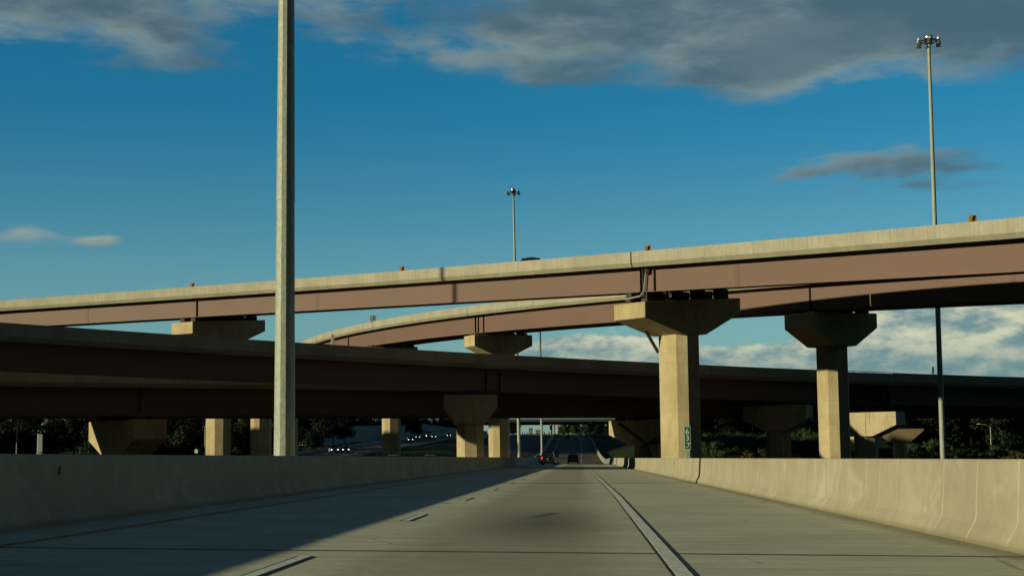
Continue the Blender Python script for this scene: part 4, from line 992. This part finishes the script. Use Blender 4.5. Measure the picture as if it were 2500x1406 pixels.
def veg(proto, x, y, z, s, lb, cat, grp):
    if proto.name not in used: used.add(proto.name); o = proto
    else: o = copy_tree(proto)
    o.location = (x, y, z); o.rotation_euler = (0, 0, random.uniform(0, 6.28)); o.scale = (s, s, s*random.uniform(.85, 1.15)); tag(o, lb, cat, grp); return o
rnd = random.Random(5)
def px_x(px, Y): return at(px, 1080, Y).x
# dark woods left
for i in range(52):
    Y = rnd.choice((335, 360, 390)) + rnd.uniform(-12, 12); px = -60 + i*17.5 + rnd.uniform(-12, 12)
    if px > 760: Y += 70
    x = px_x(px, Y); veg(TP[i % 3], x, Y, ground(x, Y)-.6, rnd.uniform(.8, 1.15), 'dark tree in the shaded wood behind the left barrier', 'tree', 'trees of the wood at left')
for i in range(26):
    Y = rnd.uniform(560, 640); px = 640 + i*14 + rnd.uniform(-6, 6); x = px_x(px, Y)
    if px < 1000: veg(TP[(i+1) % 3], x, Y+40, ground(x, Y)+1.0, rnd.uniform(.7, .95), 'dark tree on the left hill above the retaining wall', 'tree', 'trees on the left hill')
# right wood
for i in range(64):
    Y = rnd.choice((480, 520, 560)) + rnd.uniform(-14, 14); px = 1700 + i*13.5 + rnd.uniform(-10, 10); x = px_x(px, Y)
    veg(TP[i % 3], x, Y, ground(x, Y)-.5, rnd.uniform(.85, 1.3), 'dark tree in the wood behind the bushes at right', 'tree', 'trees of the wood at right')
for i in range(30):
    Y = rnd.uniform(330, 390); px = 2120 + i*15 + rnd.uniform(-8, 8); x = px_x(px, Y)
    veg(TP[(i+2) % 3], x, Y, ground(x, Y)-.8, rnd.uniform(.8, 1.1), 'dark tree behind the light mast and speed sign', 'tree', 'nearer dark trees at far right')
# bushes on the right slope
for i in range(120):
    Y = rnd.uniform(345, 465); px = 1700 + rnd.uniform(0, 330); x = px_x(px, Y)
    veg(BP[0 if i % 7 else 3] if i % 3 else BP[2], x, Y, ground(x, Y)-.75, rnd.uniform(.8, 1.4), 'leafy bush on the slope between the tall sunlit columns', 'bush', 'bushes on the right slope')
for i in range(60):
    Y = rnd.uniform(255, 300); px = 2120 + rnd.uniform(0, 400); x = px_x(px, Y); z = at(px, 1116, Y).z-.9
    veg(BP[i % 4], x, Y, z, rnd.uniform(.6, 1.15), 'bush just above the sunlit barrier at far right', 'bush', 'bushes above the right barrier')
# hilltop trees ahead
for i in range(34):
    px = 1368 + i*4.6 + rnd.uniform(-2, 2); Y = rnd.uniform(1080, 1300) if px > 1395 else rnd.uniform(1380, 1450); x = px_x(px, Y)
    veg(TP[3 if i % 2 else 1], x, Y, ground(x, Y)-1.2, rnd.uniform(.8, 1.25), 'green tree on the hilltop beyond the distant overpass', 'tree', 'trees on the hilltop')
for i in range(8):
    px = 1244 + i*2 + rnd.uniform(-1, 1); Y = 1250; x = px_x(px, Y); veg(TP[i % 3], x, Y, ground(x, Y)-1, rnd.uniform(.8, 1.2), 'dark tree at the hilltop just behind the brown column', 'tree', 'trees left of the hilltop road')

# ------------------------------------------------------------------ out-of-view lumpy mass added to shade the hill ahead
hz_ = Vector((toS.x, toS.y, 0)).normalized(); Hc = 520.0; off = Hc/math.tan(SUN_EL)
cx, cy = hz_.x*off, hz_.y*off + 790
mb = MB(); rnd = random.Random(3)
bm = bmesh.new()
for k in range(46):
    a = rnd.uniform(0, 2*math.pi); rr = math.sqrt(rnd.uniform(0, 1)); px_, py_ = math.cos(a)*rr*620, math.sin(a)*rr*250; s_ = rnd.uniform(110, 150)
    Mx = Matrix.Translation((cx+px_, cy+py_, Hc+rnd.uniform(-10, 30))) @ Matrix.Diagonal((s_, s_*.8, s_*.32, 1)); bmesh.ops.create_icosphere(bm, subdivisions=3, radius=1, matrix=Mx)
me = bpy.data.meshes.new('shade_cloud'); bm.to_mesh(me); bm.free(); plain('shade_cloud_white', (.6, .62, .64), 1.0, var=.05, vs_=.01, spec=0); me.materials.append(M['shade_cloud_white'])
for p in me.polygons: p.use_smooth = True
o = bpy.data.objects.new('shade_cloud', me); COL.objects.link(o); o['kind'] = 'stuff'; o['label'] = 'lumpy grey shade caster added unseen behind the view to darken the hill'

rnd = random.Random(9)
for i in range(20):
    px = 985 + i*7.3 + rnd.uniform(-3, 3); Y = rnd.uniform(900, 980); x = px_x(px, Y)
    veg(TP[i % 3], x, Y, at(px, 1056, Y).z-1, rnd.uniform(.75, 1.0), 'dark tree on the crest behind the curved retaining wall', 'tree', 'trees behind the retaining wall')
